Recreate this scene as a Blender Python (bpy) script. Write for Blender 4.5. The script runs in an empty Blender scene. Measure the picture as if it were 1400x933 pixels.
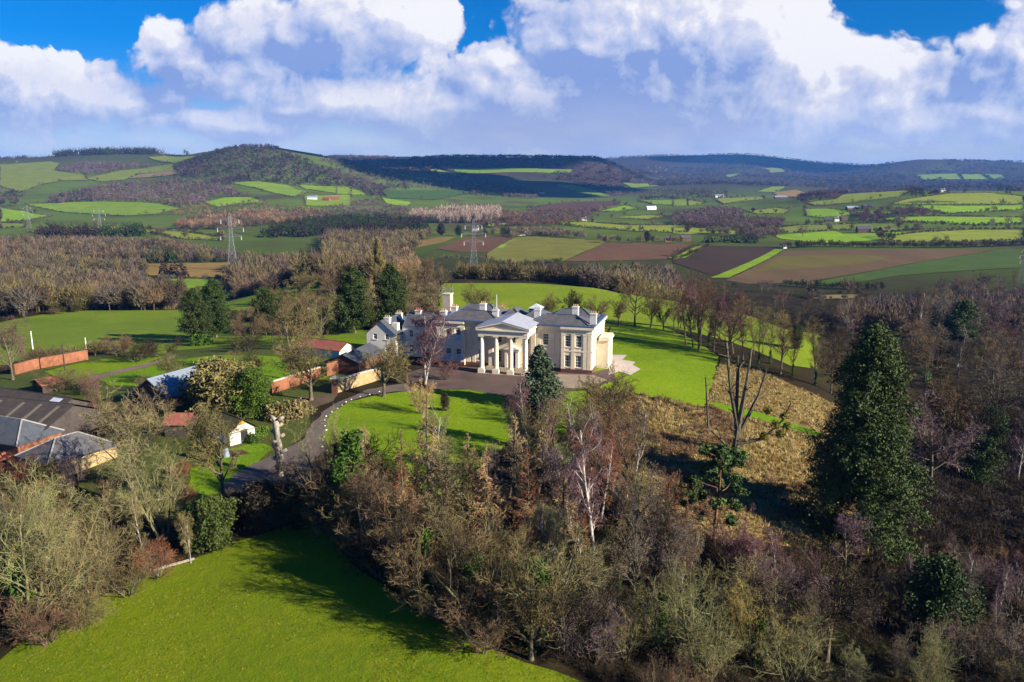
EXPOSURE = 1.1
SUN_H = (0.89, -0.46); SUN_EL = 23.0; SUN_E = 5.0
SKY_S = 0.05; SKY_TINT = (.48, .70, 1.15); SKY_SAT = 1.25; CLOUD_S = 1 / (SKY_S * 2 ** EXPOSURE)
HAZE_D = 5.0e-5; HAZE_COL = (.14, .40, 1.0, 1); HAZE_TOP = 380
import bpy, bmesh, math, random
import numpy as np
from mathutils import Vector, Matrix, geometry
R = math.radians
random.seed(7)
scene = bpy.context.scene
COL = scene.collection
# ------------------------------------------------------------------ camera model
F, CX, CY = 1090.0, 700.0, 466.5
CAMZ = 41.0
TP = (CY - 245.0) / F
PITCH = math.atan(TP)
CP, SP = math.cos(PITCH), math.sin(PITCH)

def row_k(y):
    s = (np.asarray(y, float) - CY) / F
    return (s + TP) / (1 - s * TP)

def ray_u(px, k):
    return (np.asarray(px, float) - CX) / F * (CP + k * SP)

# ------------------------------------------------------------------ terrain
def pchip_slopes(x, y):
    h = np.diff(x); d = np.diff(y, axis=0) / h.reshape(-1, *([1] * (y.ndim - 1)))
    m = np.zeros_like(y)
    hh = h.reshape(-1, *([1] * (y.ndim - 1)))
    w1 = 2 * hh[1:] + hh[:-1]; w2 = hh[1:] + 2 * hh[:-1]
    with np.errstate(divide='ignore', invalid='ignore'):
        mm = (w1 + w2) / (w1 / d[:-1] + w2 / d[1:])
    m[1:-1] = np.where(d[:-1] * d[1:] > 0, np.nan_to_num(mm), 0)
    m[0] = d[0]; m[-1] = d[-1]
    return m

def pchip(x, y, m, q):
    i = np.clip(np.searchsorted(x, q) - 1, 0, len(x) - 2)
    h = x[i + 1] - x[i]
    t = np.clip((q - x[i]) / h, 0, 1)
    sh = (-1,) + (1,) * (y.ndim - 1)
    t = t.reshape(sh); h = h.reshape(sh)
    return ((2*t**3 - 3*t**2 + 1) * y[i] + (t**3 - 2*t**2 + t) * h * m[i]
            + (-2*t**3 + 3*t**2) * y[i + 1] + (t**3 - t**2) * h * m[i + 1])

VAL = {680: -41, 850: -42, 1050: -40, 1400: -37, 1700: -33}
FARL = {9500: 150, 16000: 120}
COLS = {
 -500: {45: -3, 95: -2.5, 150: -2, 180: -3, 215: -5, 250: -8, 290: -11, 330: -14, 370: -24, 420: -33, 480: -38, 560: -41, **VAL, 2000: -5, 2300: 20, 2600: 50, 3000: 95, 3500: 133, 4200: 130, 6000: 110, **FARL},
 0: {45: -3, 95: -2, 150: -1, 180: -2, 215: -5, 250: -8, 290: -11, 330: -13, 370: -23, 420: -32, 480: -38, 560: -41, **VAL, 2000: -10, 2300: 20, 2600: 50, 3000: 90, 3500: 128, 4200: 125, 6000: 110, **FARL},
 200: {45: -2.5, 95: -1.5, 150: 0, 180: -1, 215: -4, 250: -7, 290: -10.5, 335: -13.5, 370: -22, 420: -31, 480: -37, 560: -41, **VAL, 2000: -14, 2300: 10, 2600: 48, 3000: 95, 3500: 148, 4200: 130, 6000: 120, **FARL},
 350: {45: -2, 95: -1, 150: 0, 180: 0, 215: -2, 250: -5, 290: -8.5, 330: -11, 375: -12.5, 420: -25, 480: -34, 560: -40, **VAL, 2000: -8, 2300: 26, 2600: 92, 3000: 164, 3500: 120, 4200: 105, 5000: 130, 6000: 150, **FARL},
 430: {45: -2, 95: -.8, 150: 0, 180: 0, 215: -1, 250: -3, 290: -6, 330: -7, 400: -7.8, 430: -14, 480: -27, 560: -37, **VAL, 2000: -14, 2300: 15, 2600: 74, 3000: 138, 3500: 105, 4200: 105, 5000: 135, 6000: 190, **FARL},
 520: {45: -2, 95: -.5, 150: 0, 180: 0, 215: -.5, 250: -1.5, 290: -3, 330: -4, 370: -8, 420: -18, 480: -28, 560: -36, **VAL, 2000: -22, 2300: 0, 2600: 36, 3000: 78, 3500: 66, 4200: 85, 5000: 145, 6000: 188, **FARL},
 620: {45: -2, 95: -.5, 150: 0, 180: 0, 215: 0, 250: 0, 330: 0, 370: -8, 420: -18, 480: -27, 560: -34, 680: -38, 850: -40, 1050: -39, 1400: -37, 1700: -33, 2000: -30, 2300: -22, 2600: 0, 3000: 26, 3500: 30, 4200: 75, 5000: 168, 6000: 160, **FARL},
 700: {45: -2.5, 95: -.8, 150: 0, 180: 0, 250: 0, 325: 0, 370: -9, 420: -19, 480: -28, 560: -34, 680: -38, 850: -40, 1050: -39, 1400: -37, 1700: -34, 2000: -31, 2300: -27, 2600: -20, 3000: -6, 3500: 12, 4200: 70, 5000: 176, 6000: 165, **FARL},
 800: {45: -3, 95: -1.5, 150: -.2, 180: 0, 250: 0, 312: -1, 330: -3.5, 370: -14, 420: -24, 480: -31, 560: -35, 680: -38, 850: -40, 1050: -39, 1400: -37, 1700: -34, 2000: -32, 2600: -25, 3000: -14, 3500: 2, 4200: 58, 5000: 170, 6000: 150, 7500: 130, 9500: 262, 16000: 150},
 900: {45: -4, 95: -2.5, 150: -.8, 180: -.3, 250: -.6, 290: -2, 330: -12, 370: -20, 420: -27, 480: -32, 560: -36, 680: -39, 850: -41, 1050: -40, 1400: -37, 1700: -34, 2000: -32, 2600: -25, 3500: -8, 4200: 5, 5000: 22, 6000: 50, 7500: 125, 9500: 310, 16000: 180},
 1000: {45: -5, 95: -4, 150: -2.2, 180: -1.6, 220: -1.4, 262: -2.5, 290: -9, 330: -18, 370: -24, 420: -28, 480: -32, 560: -36, 680: -39, 850: -41, 1050: -39, 1400: -36, 1700: -32, 2000: -29, 2300: -20, 2600: -14, 3000: -12, 4200: 5, 6000: 60, 7500: 140, 9500: 325, 16000: 180},
 1120: {45: -6, 70: -6.5, 95: -6.5, 120: -6.5, 150: -5.5, 180: -3.8, 225: -3, 250: -9, 290: -18, 330: -24, 420: -30, 560: -37, 680: -40, 850: -41, 1050: -38, 1400: -34, 1700: -22, 2000: -8, 2300: -2, 2600: -14, 3000: -18, 4200: 0, 6000: 40, 7500: 90, 9500: 215, 16000: 160},
 1250: {45: -7, 70: -8, 95: -9.5, 120: -10.5, 150: -11.5, 180: -13, 215: -16, 250: -19, 290: -23, 330: -26, 420: -31, 560: -37, 680: -40, 850: -41, 1050: -37, 1400: -22, 1700: -2, 2000: 11, 2300: 4, 2600: -10, 3000: -20, 5000: 10, 6000: 70, 7500: 214, 9500: 150, 16000: 120},
 1400: {45: -9, 70: -10, 95: -12, 120: -14, 150: -16, 180: -17, 215: -19, 250: -22, 290: -25, 330: -27, 420: -32, 560: -37, 680: -40, 850: -41, 1050: -37, 1400: -23, 1700: -4, 2000: 10, 2300: 4, 2600: -10, 3000: -20, 5000: 10, 6000: 70, 7500: 190, 9500: 150, 16000: 120},
 1900: {45: -12, 95: -14, 150: -18, 215: -21, 290: -26, 420: -32, 560: -37, 850: -41, 1400: -24, 2000: 10, 3000: -10, 5000: 20, 7500: 150, 16000: 120},
}
TCOL = np.array(sorted(COLS), float)
TROW = np.log(np.geomspace(45, 16000, 140))
_tab = []
for c in sorted(COLS):
    d = COLS[c]; xs = np.log(np.array(sorted(d), float)); ys = np.array([d[k] for k in sorted(d)], float)
    _tab.append(pchip(xs, ys, pchip_slopes(xs, ys), TROW))
TAB = np.array(_tab)                 # col x row
TAB_S = pchip_slopes(TCOL, TAB)
def _lat(seed):
    rg = np.random.default_rng(seed); return rg.random((64, 64))
LATS = [_lat(s) for s in (1, 2, 3, 4)]
def vnoise(x, y, l=0):
    x = np.asarray(x, float); y = np.asarray(y, float)
    i = np.floor(x).astype(int); j = np.floor(y).astype(int)
    f = x - i; g = y - j; f = f*f*(3-2*f); g = g*g*(3-2*g)
    L = LATS[l]; a = L[i % 64, j % 64]; b = L[(i+1) % 64, j % 64]; c = L[i % 64, (j+1) % 64]; d = L[(i+1) % 64, (j+1) % 64]
    return (a*(1-f)+b*f)*(1-g) + (c*(1-f)+d*f)*g - .5

def height(X, Y):
    X = np.asarray(X, float).ravel(); Y = np.asarray(Y, float).ravel()
    Yc = np.maximum(Y, 45.0)
    px = np.clip(CX + F * X / Yc, TCOL[0], TCOL[-1])
    q = np.clip(np.log(Yc), TROW[0], TROW[-1] - 1e-6)
    # rows: linear on the dense row grid; columns: pchip
    t = (q - TROW[0]) / (TROW[1] - TROW[0]); j = np.clip(t.astype(int), 0, len(TROW) - 2); w = t - j
    i = np.clip(np.searchsorted(TCOL, px) - 1, 0, len(TCOL) - 2)
    h = TCOL[i+1] - TCOL[i]; s = (px - TCOL[i]) / h
    def at_(jj):
        y0, y1, m0, m1 = TAB[i, jj], TAB[i+1, jj], TAB_S[i, jj], TAB_S[i+1, jj]
        return (2*s**3-3*s**2+1)*y0 + (s**3-2*s**2+s)*h*m0 + (-2*s**3+3*s**2)*y1 + (s**3-s**2)*h*m1
    z = at_(j) * (1-w) + at_(j+1) * w
    # rolling relief that grows with distance
    amp = np.clip((Yc - 380) / 900, 0, 1)
    z = z + amp * (4.0*vnoise(X/190, Yc/260, 0) + 2.0*vnoise(X/70, Yc/110, 1))
    amp2 = np.clip((Yc - 1500) / 2500, 0, 1)
    z = z + amp2 * (26*vnoise(X/900, Yc/900, 2) + 14*vnoise(X/350, Yc/420, 3))
    return z

_YS = np.geomspace(22, 15500, 2200)
def at(px, row):
    """first hit of the line of sight with the terrain -> (X, Y, z)"""
    k = float(row_k(row)); u = float(ray_u(px, k))
    zt = height(u * _YS, _YS); zr = CAMZ - k * _YS
    hit = np.nonzero(zt >= zr)[0]
    if len(hit) == 0: return None
    n = hit[0]
    if n == 0: Yh = _YS[0]
    else:
        a = zr[n-1] - zt[n-1]; b = zt[n] - zr[n]; Yh = _YS[n-1] + (_YS[n]-_YS[n-1]) * a/(a+b+1e-9)
    return Vector((u * Yh, Yh, float(height([u*Yh], [Yh])[0])))

def project_h(poly, h):
    """where lines of sight meet a surface h above the ground (the tops of a wood)"""
    out = []
    for px, row in poly:
        k = float(row_k(row)); u = float(ray_u(px, k)); d = CAMZ-k*_YS-height(u*_YS, _YS)-h
        i = np.nonzero(d <= 0)[0]; i = i[0] if len(i) else int(np.argmin(d/_YS))
        out.append((u*_YS[i], _YS[i]))
    return out

def at_y(px, Y):
    """a point on the ground at forward distance Y under picture column px"""
    u = (px - CX) / F
    for _ in range(4):
        z = float(height([u*Y], [Y])[0]); k = (CAMZ - z) / Y; u = float(ray_u(px, k))
    return Vector((u*Y, Y, float(height([u*Y], [Y])[0])))

def z_at_row(Y, row): return CAMZ - float(row_k(row)) * Y
def gz(x, y): return float(height([x], [y])[0])

# ------------------------------------------------------------------ objects
def link(o): COL.objects.link(o); return o
def thing(name, label, cat, loc=(0, 0, 0), rz=0, group=None):
    o = link(bpy.data.objects.new(name, None)); o.location = loc; o.rotation_euler = (0, 0, rz)
    o.empty_display_size = .5
    o['label'] = label; o['category'] = cat
    if group: o['group'] = group
    return o
def tag(o, label=None, cat=None, group=None, kind=None):
    if label: o['label'] = label
    if cat: o['category'] = cat
    if group: o['group'] = group
    if kind: o['kind'] = kind
    return o
def np_mesh(name, V, faces_list, mat=None, cols=None, smooth=False):
    """V (n,3); faces_list: list of int arrays (m,k)"""
    me = bpy.data.meshes.new(name)
    V = np.ascontiguousarray(V, np.float32)
    me.vertices.add(len(V)); me.vertices.foreach_set('co', V.ravel())
    faces_list = [f for f in faces_list if len(f)]
    nl = sum(f.size for f in faces_list); nf = sum(len(f) for f in faces_list)
    me.loops.add(nl); me.polygons.add(nf)
    me.loops.foreach_set('vertex_index', np.concatenate([f.ravel() for f in faces_list]).astype(np.int32))
    tot = np.concatenate([np.full(len(f), f.shape[1]) for f in faces_list])
    st = np.concatenate([[0], np.cumsum(tot)[:-1]]).astype(np.int32)
    me.polygons.foreach_set('loop_start', st)
    if cols is not None:
        ca = me.color_attributes.new('tone', 'FLOAT_COLOR', 'POINT')
        c4 = np.ones((len(V), 4), np.float32); c4[:, :3] = cols
        ca.data.foreach_set('color', c4.ravel())
    me.polygons.foreach_set('use_smooth', np.full(nf, smooth, bool))
    if mat: me.materials.append(mat)
    me.update(calc_edges=True); me.validate()
    return me
def mobj(name, me, parent=None):
    o = link(bpy.data.objects.new(name, me))
    if parent: o.parent = parent
    return o

class MB:
    """collects shapes into one mesh"""
    def __init__(s): s.v = []; s.f = []
    def add(s, vs, fs):
        n = len(s.v); s.v += [tuple(v) for v in vs]; s.f += [tuple(i+n for i in f) for f in fs]; return s
    def box(s, x0, x1, y0, y1, z0, z1):
        return s.add([(x0,y0,z0),(x1,y0,z0),(x1,y1,z0),(x0,y1,z0),(x0,y0,z1),(x1,y0,z1),(x1,y1,z1),(x0,y1,z1)],
                     [(0,3,2,1),(4,5,6,7),(0,1,5,4),(1,2,6,5),(2,3,7,6),(3,0,4,7)])
    def bar(s, a, b, w, w2=None, sides=4):
        a = Vector(a); b = Vector(b); d = (b-a)
        if d.length < 1e-6: return s
        d.normalize(); n = d.cross(Vector((0,0,1)))
        if n.length < 1e-3: n = d.cross(Vector((0,1,0)))
        n.normalize(); m = d.cross(n); w2 = w if w2 is None else w2
        vs = []
        for p, r in ((a, w), (b, w2)):
            for i in range(sides):
                t = 2*math.pi*(i+.5)/sides; vs.append(p + n*(r*math.cos(t)) + m*(r*math.sin(t)))
        fs = [(i, (i+1) % sides, sides+(i+1) % sides, sides+i) for i in range(sides)]
        fs += [tuple(range(sides))[::-1], tuple(range(sides, 2*sides))]
        return s.add(vs, fs)
    def lathe(s, prof, c=(0,0), n=20):
        vs = []; fs = []
        for r, z in prof:
            for i in range(n):
                t = 2*math.pi*i/n; vs.append((c[0]+r*math.cos(t), c[1]+r*math.sin(t), z))
        for k in range(len(prof)-1):
            for i in range(n):
                fs.append((k*n+i, k*n+(i+1) % n, (k+1)*n+(i+1) % n, (k+1)*n+i))
        fs.append(tuple(range(n))[::-1]); fs.append(tuple(range((len(prof)-1)*n, len(prof)*n)))
        return s.add(vs, fs)
    def prism(s, poly, z0, z1):
        n = len(poly)
        vs = [(x,y,z0) for x,y in poly] + [(x,y,z1) for x,y in poly]
        fs = [(i,(i+1) % n,n+(i+1) % n,n+i) for i in range(n)] + [tuple(range(n))[::-1], tuple(range(n,2*n))]
        return s.add(vs, fs)
    def build(s, name, mat, parent=None, smooth=False):
        me = bpy.data.meshes.new(name); me.from_pydata(s.v, [], s.f); me.materials.append(mat)
        bm = bmesh.new(); bm.from_mesh(me); bmesh.ops.recalc_face_normals(bm, faces=bm.faces); bm.to_mesh(me); bm.free()
        if smooth: me.polygons.foreach_set('use_smooth', [True]*len(me.polygons))
        return mobj(name, me, parent)

# ------------------------------------------------------------------ materials
class NT:
    def __init__(s, tree): s.t = tree; s.n = tree.nodes; s.n.clear()
    def new(s, typ, **kw):
        n = s.n.new(typ)
        for k, v in kw.items():
            if k == 'ins':
                for a, b in v.items():
                    if hasattr(b, 'is_linked') : s.t.links.new(b, n.inputs[a])
                    else: n.inputs[a].default_value = b
            else: setattr(n, k, v)
        return n
    def ln(s, a, b): s.t.links.new(a, b)
    def math(s, op, a, b=None, c=None, clamp=False):
        n = s.n.new('ShaderNodeMath'); n.operation = op; n.use_clamp = clamp
        for i, x in enumerate((a, b, c)):
            if x is None: continue
            if hasattr(x, 'is_linked'): s.t.links.new(x, n.inputs[i])
            else: n.inputs[i].default_value = x
        return n.outputs[0]
    def vmath(s, op, a, b=None, out=0):
        n = s.n.new('ShaderNodeVectorMath'); n.operation = op
        for i, x in enumerate((a, b)):
            if x is None: continue
            if hasattr(x, 'is_linked'): s.t.links.new(x, n.inputs[i])
            else: n.inputs[i].default_value = x
        return n.outputs[out]
    def mix(s, fac, a, b, blend='MIX'):
        n = s.n.new('ShaderNodeMix'); n.data_type = 'RGBA'; n.blend_type = blend
        for idx, x in ((0, fac), (6, a), (7, b)):
            if hasattr(x, 'is_linked'): s.t.links.new(x, n.inputs[idx])
            else: n.inputs[idx].default_value = x if idx == 0 else (*x[:3], 1)
        return n.outputs[2]
    def noise(s, vec, scale, detail=4, rough=.55, out=0, dist=0):
        n = s.n.new('ShaderNodeTexNoise'); n.inputs['Scale'].default_value = scale
        n.inputs['Detail'].default_value = detail; n.inputs['Roughness'].default_value = rough; n.inputs['Distortion'].default_value = dist
        if vec is not None: s.t.links.new(vec, n.inputs['Vector'])
        return n.outputs[out]
    def ramp(s, fac, stops):
        n = s.n.new('ShaderNodeValToRGB'); e = n.color_ramp.elements
        while len(e) < len(stops): e.new(.5)
        for el, (p, c) in zip(e, stops): el.position = p; el.color = (*c[:3], 1)
        s.t.links.new(fac, n.inputs[0]); return n.outputs[0]
    def maprange(s, v, a, b, c=0, d=1, smooth=False):
        n = s.n.new('ShaderNodeMapRange')
        if smooth: n.interpolation_type = 'SMOOTHSTEP'
        s.t.links.new(v, n.inputs[0])
        for i, x in enumerate((a, b, c, d)): n.inputs[i+1].default_value = x
        return n.outputs[0]

def mat(name, fn, rough=.85, spec=.2):
    m = bpy.data.materials.new(name); m.use_nodes = True
    N = NT(m.node_tree)
    out = N.new('ShaderNodeOutputMaterial'); b = N.new('ShaderNodeBsdfPrincipled')
    b.inputs['Roughness'].default_value = rough; b.inputs['Specular IOR Level'].default_value = spec
    N.ln(b.outputs[0], out.inputs[0])
    r = fn(N, b)
    if r is not None:
        if hasattr(r, 'is_linked'): N.ln(r, b.inputs['Base Color'])
        else: b.inputs['Base Color'].default_value = (*r, 1)
    return m
def bump(N, b, h, strength, dist=.1):
    n = N.new('ShaderNodeBump'); n.inputs['Strength'].default_value = strength; n.inputs['Distance'].default_value = dist
    N.ln(h, n.inputs['Height']); N.ln(n.outputs[0], b.inputs['Normal'])
def wpos(N): return N.new('ShaderNodeNewGeometry').outputs['Position']
def opos(N): return N.new('ShaderNodeTexCoord').outputs['Object']
def simple(name, col, var=.25, scale=1.5, rough=.85, spec=.2, bmp=0):
    def fn(N, b):
        f = N.noise(opos(N), scale, 5, .6)
        f2 = N.noise(opos(N), scale*.18, 3, .5)
        f = N.math('MULTIPLY_ADD', f2, .6, N.math('MULTIPLY', f, .7))
        lo = [c*(1-var) for c in col]; hi = [min(1, c*(1+var)) for c in col]
        if bmp: bump(N, b, f, bmp, .05)
        return N.ramp(f, [(.35, lo), (.85, hi)])
    return mat(name, fn, rough, spec)
M = {}
# ------------------------------------------------------------------ camera, render, light
cam = bpy.data.cameras.new('camera'); cam.sensor_width = 36; cam.lens = 36 * F / 1400
cam.clip_end = 60000; cam.clip_start = .5
co = link(bpy.data.objects.new('camera', cam)); co.location = (0, 0, CAMZ); co.rotation_euler = (math.pi/2 - PITCH, 0, 0)
scene.camera = co
scene.render.engine = 'CYCLES'
scene.view_settings.view_transform = 'Standard'; scene.view_settings.look = 'None'
scene.view_settings.exposure = EXPOSURE; scene.view_settings.gamma = 1
cy = scene.cycles
cy.use_denoising = True; cy.denoising_prefilter = 'NONE'
cy.max_bounces = 5; cy.diffuse_bounces = 2; cy.glossy_bounces = 2; cy.transmission_bounces = 2; cy.volume_bounces = 0; cy.transparent_max_bounces = 6
cy.use_adaptive_sampling = True; cy.adaptive_threshold = .012

SUN = Vector((SUN_H[0], SUN_H[1], 0)).normalized() * math.cos(R(SUN_EL)) + Vector((0, 0, math.sin(R(SUN_EL))))
sl = bpy.data.lights.new('sun', 'SUN'); sl.energy = SUN_E; sl.angle = R(.5); sl.color = (1, .91, .76)
so = link(bpy.data.objects.new('sun', sl)); so.rotation_euler = SUN.to_track_quat('Z', 'Y').to_euler(); so.location = SUN * 300

def uv_of(px, row):
    k = float(row_k(row)); return float(ray_u(px, k)), -k
w = bpy.data.worlds.new('World'); scene.world = w; w.use_nodes = True
N = NT(w.node_tree)
wo = N.new('ShaderNodeOutputWorld'); bg = N.new('ShaderNodeBackground'); N.ln(bg.outputs[0], wo.inputs[0])
bg.inputs['Strength'].default_value = SKY_S
sky = N.new('ShaderNodeTexSky'); sky.sky_type = 'NISHITA'; sky.sun_disc = False
sky.sun_elevation = R(SUN_EL); sky.sun_rotation = math.atan2(SUN.x, SUN.y); sky.air_density = 1.0; sky.dust_density = .3; sky.ozone_density = 2.5
tc = N.new('ShaderNodeTexCoord').outputs['Generated']
sx = N.new('ShaderNodeSeparateXYZ', ins={0: tc})
yy = N.math('MAXIMUM', sx.outputs[1], .25)
U = N.math('DIVIDE', sx.outputs[0], yy); V_ = N.math('DIVIDE', sx.outputs[2], yy)
P = N.new('ShaderNodeCombineXYZ', ins={0: U, 1: V_}).outputs[0]

# cumulus banks: (column, row, half width, half height, weight) in degrees-like units of the photograph's rows
BLOBS = [
 (40,130,95,58),(110,128,70,40),(170,140,80,26),(235,135,40,30),(-70,110,100,70),
 (225,52,36,30),(265,80,75,42),(330,55,70,48),(330,98,100,36),(400,60,60,55),(470,45,95,60),(555,35,62,52),(520,20,70,45),(585,40,40,36),
 (680,95,55,38),(760,60,44,40),(800,60,75,45),(720,135,170,62),(860,40,140,90),(950,40,150,110),(1010,30,110,80),(1065,60,80,75),(1110,110,85,62),
 (1060,140,130,50),(900,130,180,90),(1180,85,36,30),(1215,100,60,44),(1275,120,46,46),(1240,150,80,46),
 (1348,60,40,30),(1400,75,60,50),(1330,110,55,36),(1450,110,80,80),(1370,160,130,34),
 (300,165,140,22),(480,140,160,36),(600,150,160,40),(390,150,60,14),
 (1500,60,140,90),(1700,40,160,80),(-250,90,160,80),(1392,2,14,10),
]
def group_cloud():
    g = bpy.data.node_groups.new('cloud_field', 'ShaderNodeTree')
    g.interface.new_socket('P', in_out='INPUT', socket_type='NodeSocketVector')
    g.interface.new_socket('F', in_out='OUTPUT', socket_type='NodeSocketFloat')
    G = NT(g)
    gi = G.new('NodeGroupInput'); go = G.new('NodeGroupOutput')
    p0 = gi.outputs[0]
    warp = G.noise(p0, 9, 3, .55, out=1)
    wv = G.vmath('MULTIPLY', G.vmath('SUBTRACT', warp, (.5, .5, .5)), (.07, .045, 0))
    p = G.vmath('ADD', p0, wv)
    acc = None
    for (px, row, rx, ry) in BLOBS:
        u, v = uv_of(px, row)
        q = G.vmath('MULTIPLY', G.vmath('SUBTRACT', p, (u, v, 0)), (1090/rx/1.05, 1090/ry/1.05, 0))
        l = G.vmath('LENGTH', q, out=1)
        d = G.math('SUBTRACT', 1.0, l)
        if acc is None: acc = d
        else:
            n = G.n.new('ShaderNodeMath'); n.operation = 'SMOOTH_MAX'; n.inputs[2].default_value = .25
            G.ln(acc, n.inputs[0]); G.ln(d, n.inputs[1]); acc = n.outputs[0]
    def vor(scale, det, rough):
        n = G.n.new('ShaderNodeTexVoronoi'); n.feature = 'SMOOTH_F1'; n.voronoi_dimensions = '2D'
        n.inputs['Scale'].default_value = scale; n.inputs['Detail'].default_value = det; n.inputs['Roughness'].default_value = rough
        n.inputs['Smoothness'].default_value = .35
        try: n.normalize = True
        except Exception: pass
        G.ln(p, n.inputs['Vector']); return n.outputs['Distance']
    b1 = G.math('SUBTRACT', .42, vor(17, 3.2, .62))
    b2 = G.math('SUBTRACT', G.noise(p, 14, 8, .6), .5)
    f = G.math('MULTIPLY_ADD', b1, .75, acc)
    f = G.math('MULTIPLY_ADD', b2, 1.25, f)
    b3 = G.math('SUBTRACT', .40, vor(46, 2.5, .6))
    f = G.math('MULTIPLY_ADD', b3, .35, f)
    G.ln(f, go.inputs[0]); return g
CG = group_cloud()
def cloudF(vec):
    n = N.new('ShaderNodeGroup'); n.node_tree = CG; N.ln(vec, n.inputs[0]); return n.outputs[0]
F0 = cloudF(P)
F1 = cloudF(N.vmath('ADD', P, (.010, .008, 0)))
F2 = cloudF(N.vmath('ADD', P, (.05, .03, 0)))
wn = N.maprange(N.noise(P, 5, 3, .5), .42, .62, .12, .55)
cov_ = N.new('ShaderNodeMapRange'); cov_.interpolation_type = 'SMOOTHSTEP'; N.ln(F0, cov_.inputs[0]); N.ln(wn, cov_.inputs[2]); cov = cov_.outputs[0]
lit = N.math('MULTIPLY_ADD', N.math('SUBTRACT', F0, F1), 1.5, N.math('MULTIPLY', N.math('SUBTRACT', F0, F2), 1.15))
mod = N.math('SUBTRACT', N.noise(N.vmath('MULTIPLY', P, (1, 1.5, 1)), 9, 6, .6, dist=.6), .5)
lit = N.math('MULTIPLY_ADD', mod, 1.5, lit)
lit = N.maprange(lit, -.75, 1.0, 0, 1)
# the thick grey middle of the banks, which lets little light through
def soft(px, row, rx, ry):
    u, v = uv_of(px, row)
    q = N.vmath('MULTIPLY', N.vmath('SUBTRACT', P, (u, v, 0)), (1090/rx, 1090/ry, 0))
    return N.math('MAXIMUM', N.math('SUBTRACT', 1.0, N.vmath('LENGTH', q, out=1)), 0.0)
dk = None
for s, wgt in (((880,150,230,100), 1.1), ((700,180,260,70), .75), ((360,60,110,50), .55), ((460,100,120,40), .6), ((330,180,240,50), .5), ((1320,110,90,40), .9), ((950,110,110,60), .35), ((1120,190,200,35), .6), ((230,120,60,30), .5), ((440,50,60,40), .35), ((370,155,70,22), .8), ((60,110,140,50), .45), ((220,130,120,40), .35)):
    x = N.math('MULTIPLY', soft(*s), wgt)
    dk = x if dk is None else N.math('ADD', dk, x)
wh = None
for s, wgt in (((1090,70,120,120), .8), ((960,20,110,60), .55), ((1130,130,100,60), .5), ((560,40,60,50), .25), ((60,130,90,40), .15), ((1340,55,60,30), .6), ((690,100,60,40), .5), ((1250,130,70,60), .4), ((330,70,30,25), .5)):
    x = N.math('MULTIPLY', soft(*s), wgt)
    wh = x if wh is None else N.math('ADD', wh, x)
edge = N.maprange(F0, .1, .8, .10, -.10)
tone = N.math('ADD', N.math('SUBTRACT', N.math('MULTIPLY_ADD', lit, 1.0, .04), N.math('MULTIPLY', dk, .45)), N.math('MULTIPLY', wh, .50))
big_ = N.math('SUBTRACT', N.noise(N.vmath('MULTIPLY', P, (1.6, 1, 1)), 5, 5, .6), .5)
tone = N.math('MULTIPLY_ADD', big_, .75, tone)
tone = N.math('ADD', tone, edge, clamp=True)
ccol = N.ramp(tone, [(0, (.27, .38, .74)), (.22, (.41, .51, .80)), (.44, (.56, .62, .86)), (.66, (.70, .73, .90)), (.86, (.86, .85, .94)), (1, (1.0, .99, 1.01))])
# sky behind: the Nishita sky, deepened
sc_ = N.vmath('MULTIPLY', sky.outputs[0], SKY_TINT)
hs = N.new('ShaderNodeHueSaturation'); hs.inputs['Saturation'].default_value = SKY_SAT; hs.inputs['Hue'].default_value = .5; N.ln(sc_, hs.inputs['Color'])
# pale veil low down
veil = N.maprange(V_, .008, .125, 1, 0, True)
vn = N.noise(N.vmath('MULTIPLY', P, (3, 9, 1)), 4, 5, .55)
vcol = N.ramp(vn, [(.3, (.58, .68, .94)), (.7, (.84, .87, .98))])
sc2 = N.mix(N.math('MULTIPLY', veil, .88), hs.outputs[0], N.vmath('MULTIPLY', vcol, (CLOUD_S,)*3))
ccol = N.mix(N.math('MULTIPLY', veil, .65), ccol, vcol)
full = N.mix(N.math('MULTIPLY', cov, .97), sc2, N.vmath('MULTIPLY', ccol, (CLOUD_S,)*3))
N.ln(full, bg.inputs[0])
w.cycles.sampling_method = 'MANUAL'; w.cycles.sample_map_resolution = 256
# ------------------------------------------------------------------ ground material helpers
def grass_mat(name, near=True):
    def fn(N, b):
        p = wpos(N); oi = N.new('ShaderNodeObjectInfo').outputs['Color']
        f1 = N.noise(p, .035, 5, .6); f2 = N.noise(p, .8 if near else .5, 6, .7); f3 = N.noise(p, 5.5, 3, .65)
        c = N.mix(N.maprange(f1, .35, .65), N.vmath('MULTIPLY', oi, (.78, .82, .9)), N.vmath('MULTIPLY', oi, (1.25, 1.12, 1.0)))
        c = N.mix(N.math('MULTIPLY', N.maprange(f2, .45, .75), .5), c, N.vmath('MULTIPLY', oi, (1.8, 1.2, 1.4)))
        c = N.mix(N.math('MULTIPLY', N.maprange(N.noise(p, .13, 4, .65), .52, .7), .5), c, N.vmath('MULTIPLY', oi, (1.7, 1.25, 1.6)))
        if near:
            c = N.mix(N.math('MULTIPLY', N.maprange(f3, .40, .68), .5), c, N.vmath('MULTIPLY', oi, (.55, .6, .6)))
            bump(N, b, N.math('MULTIPLY_ADD', f3, .6, f2), .7, .35)
        return c
    return mat(name, fn, .9, .1)
M['grass'] = grass_mat('grass_near'); M['pasture'] = grass_mat('pasture', False)
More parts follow.
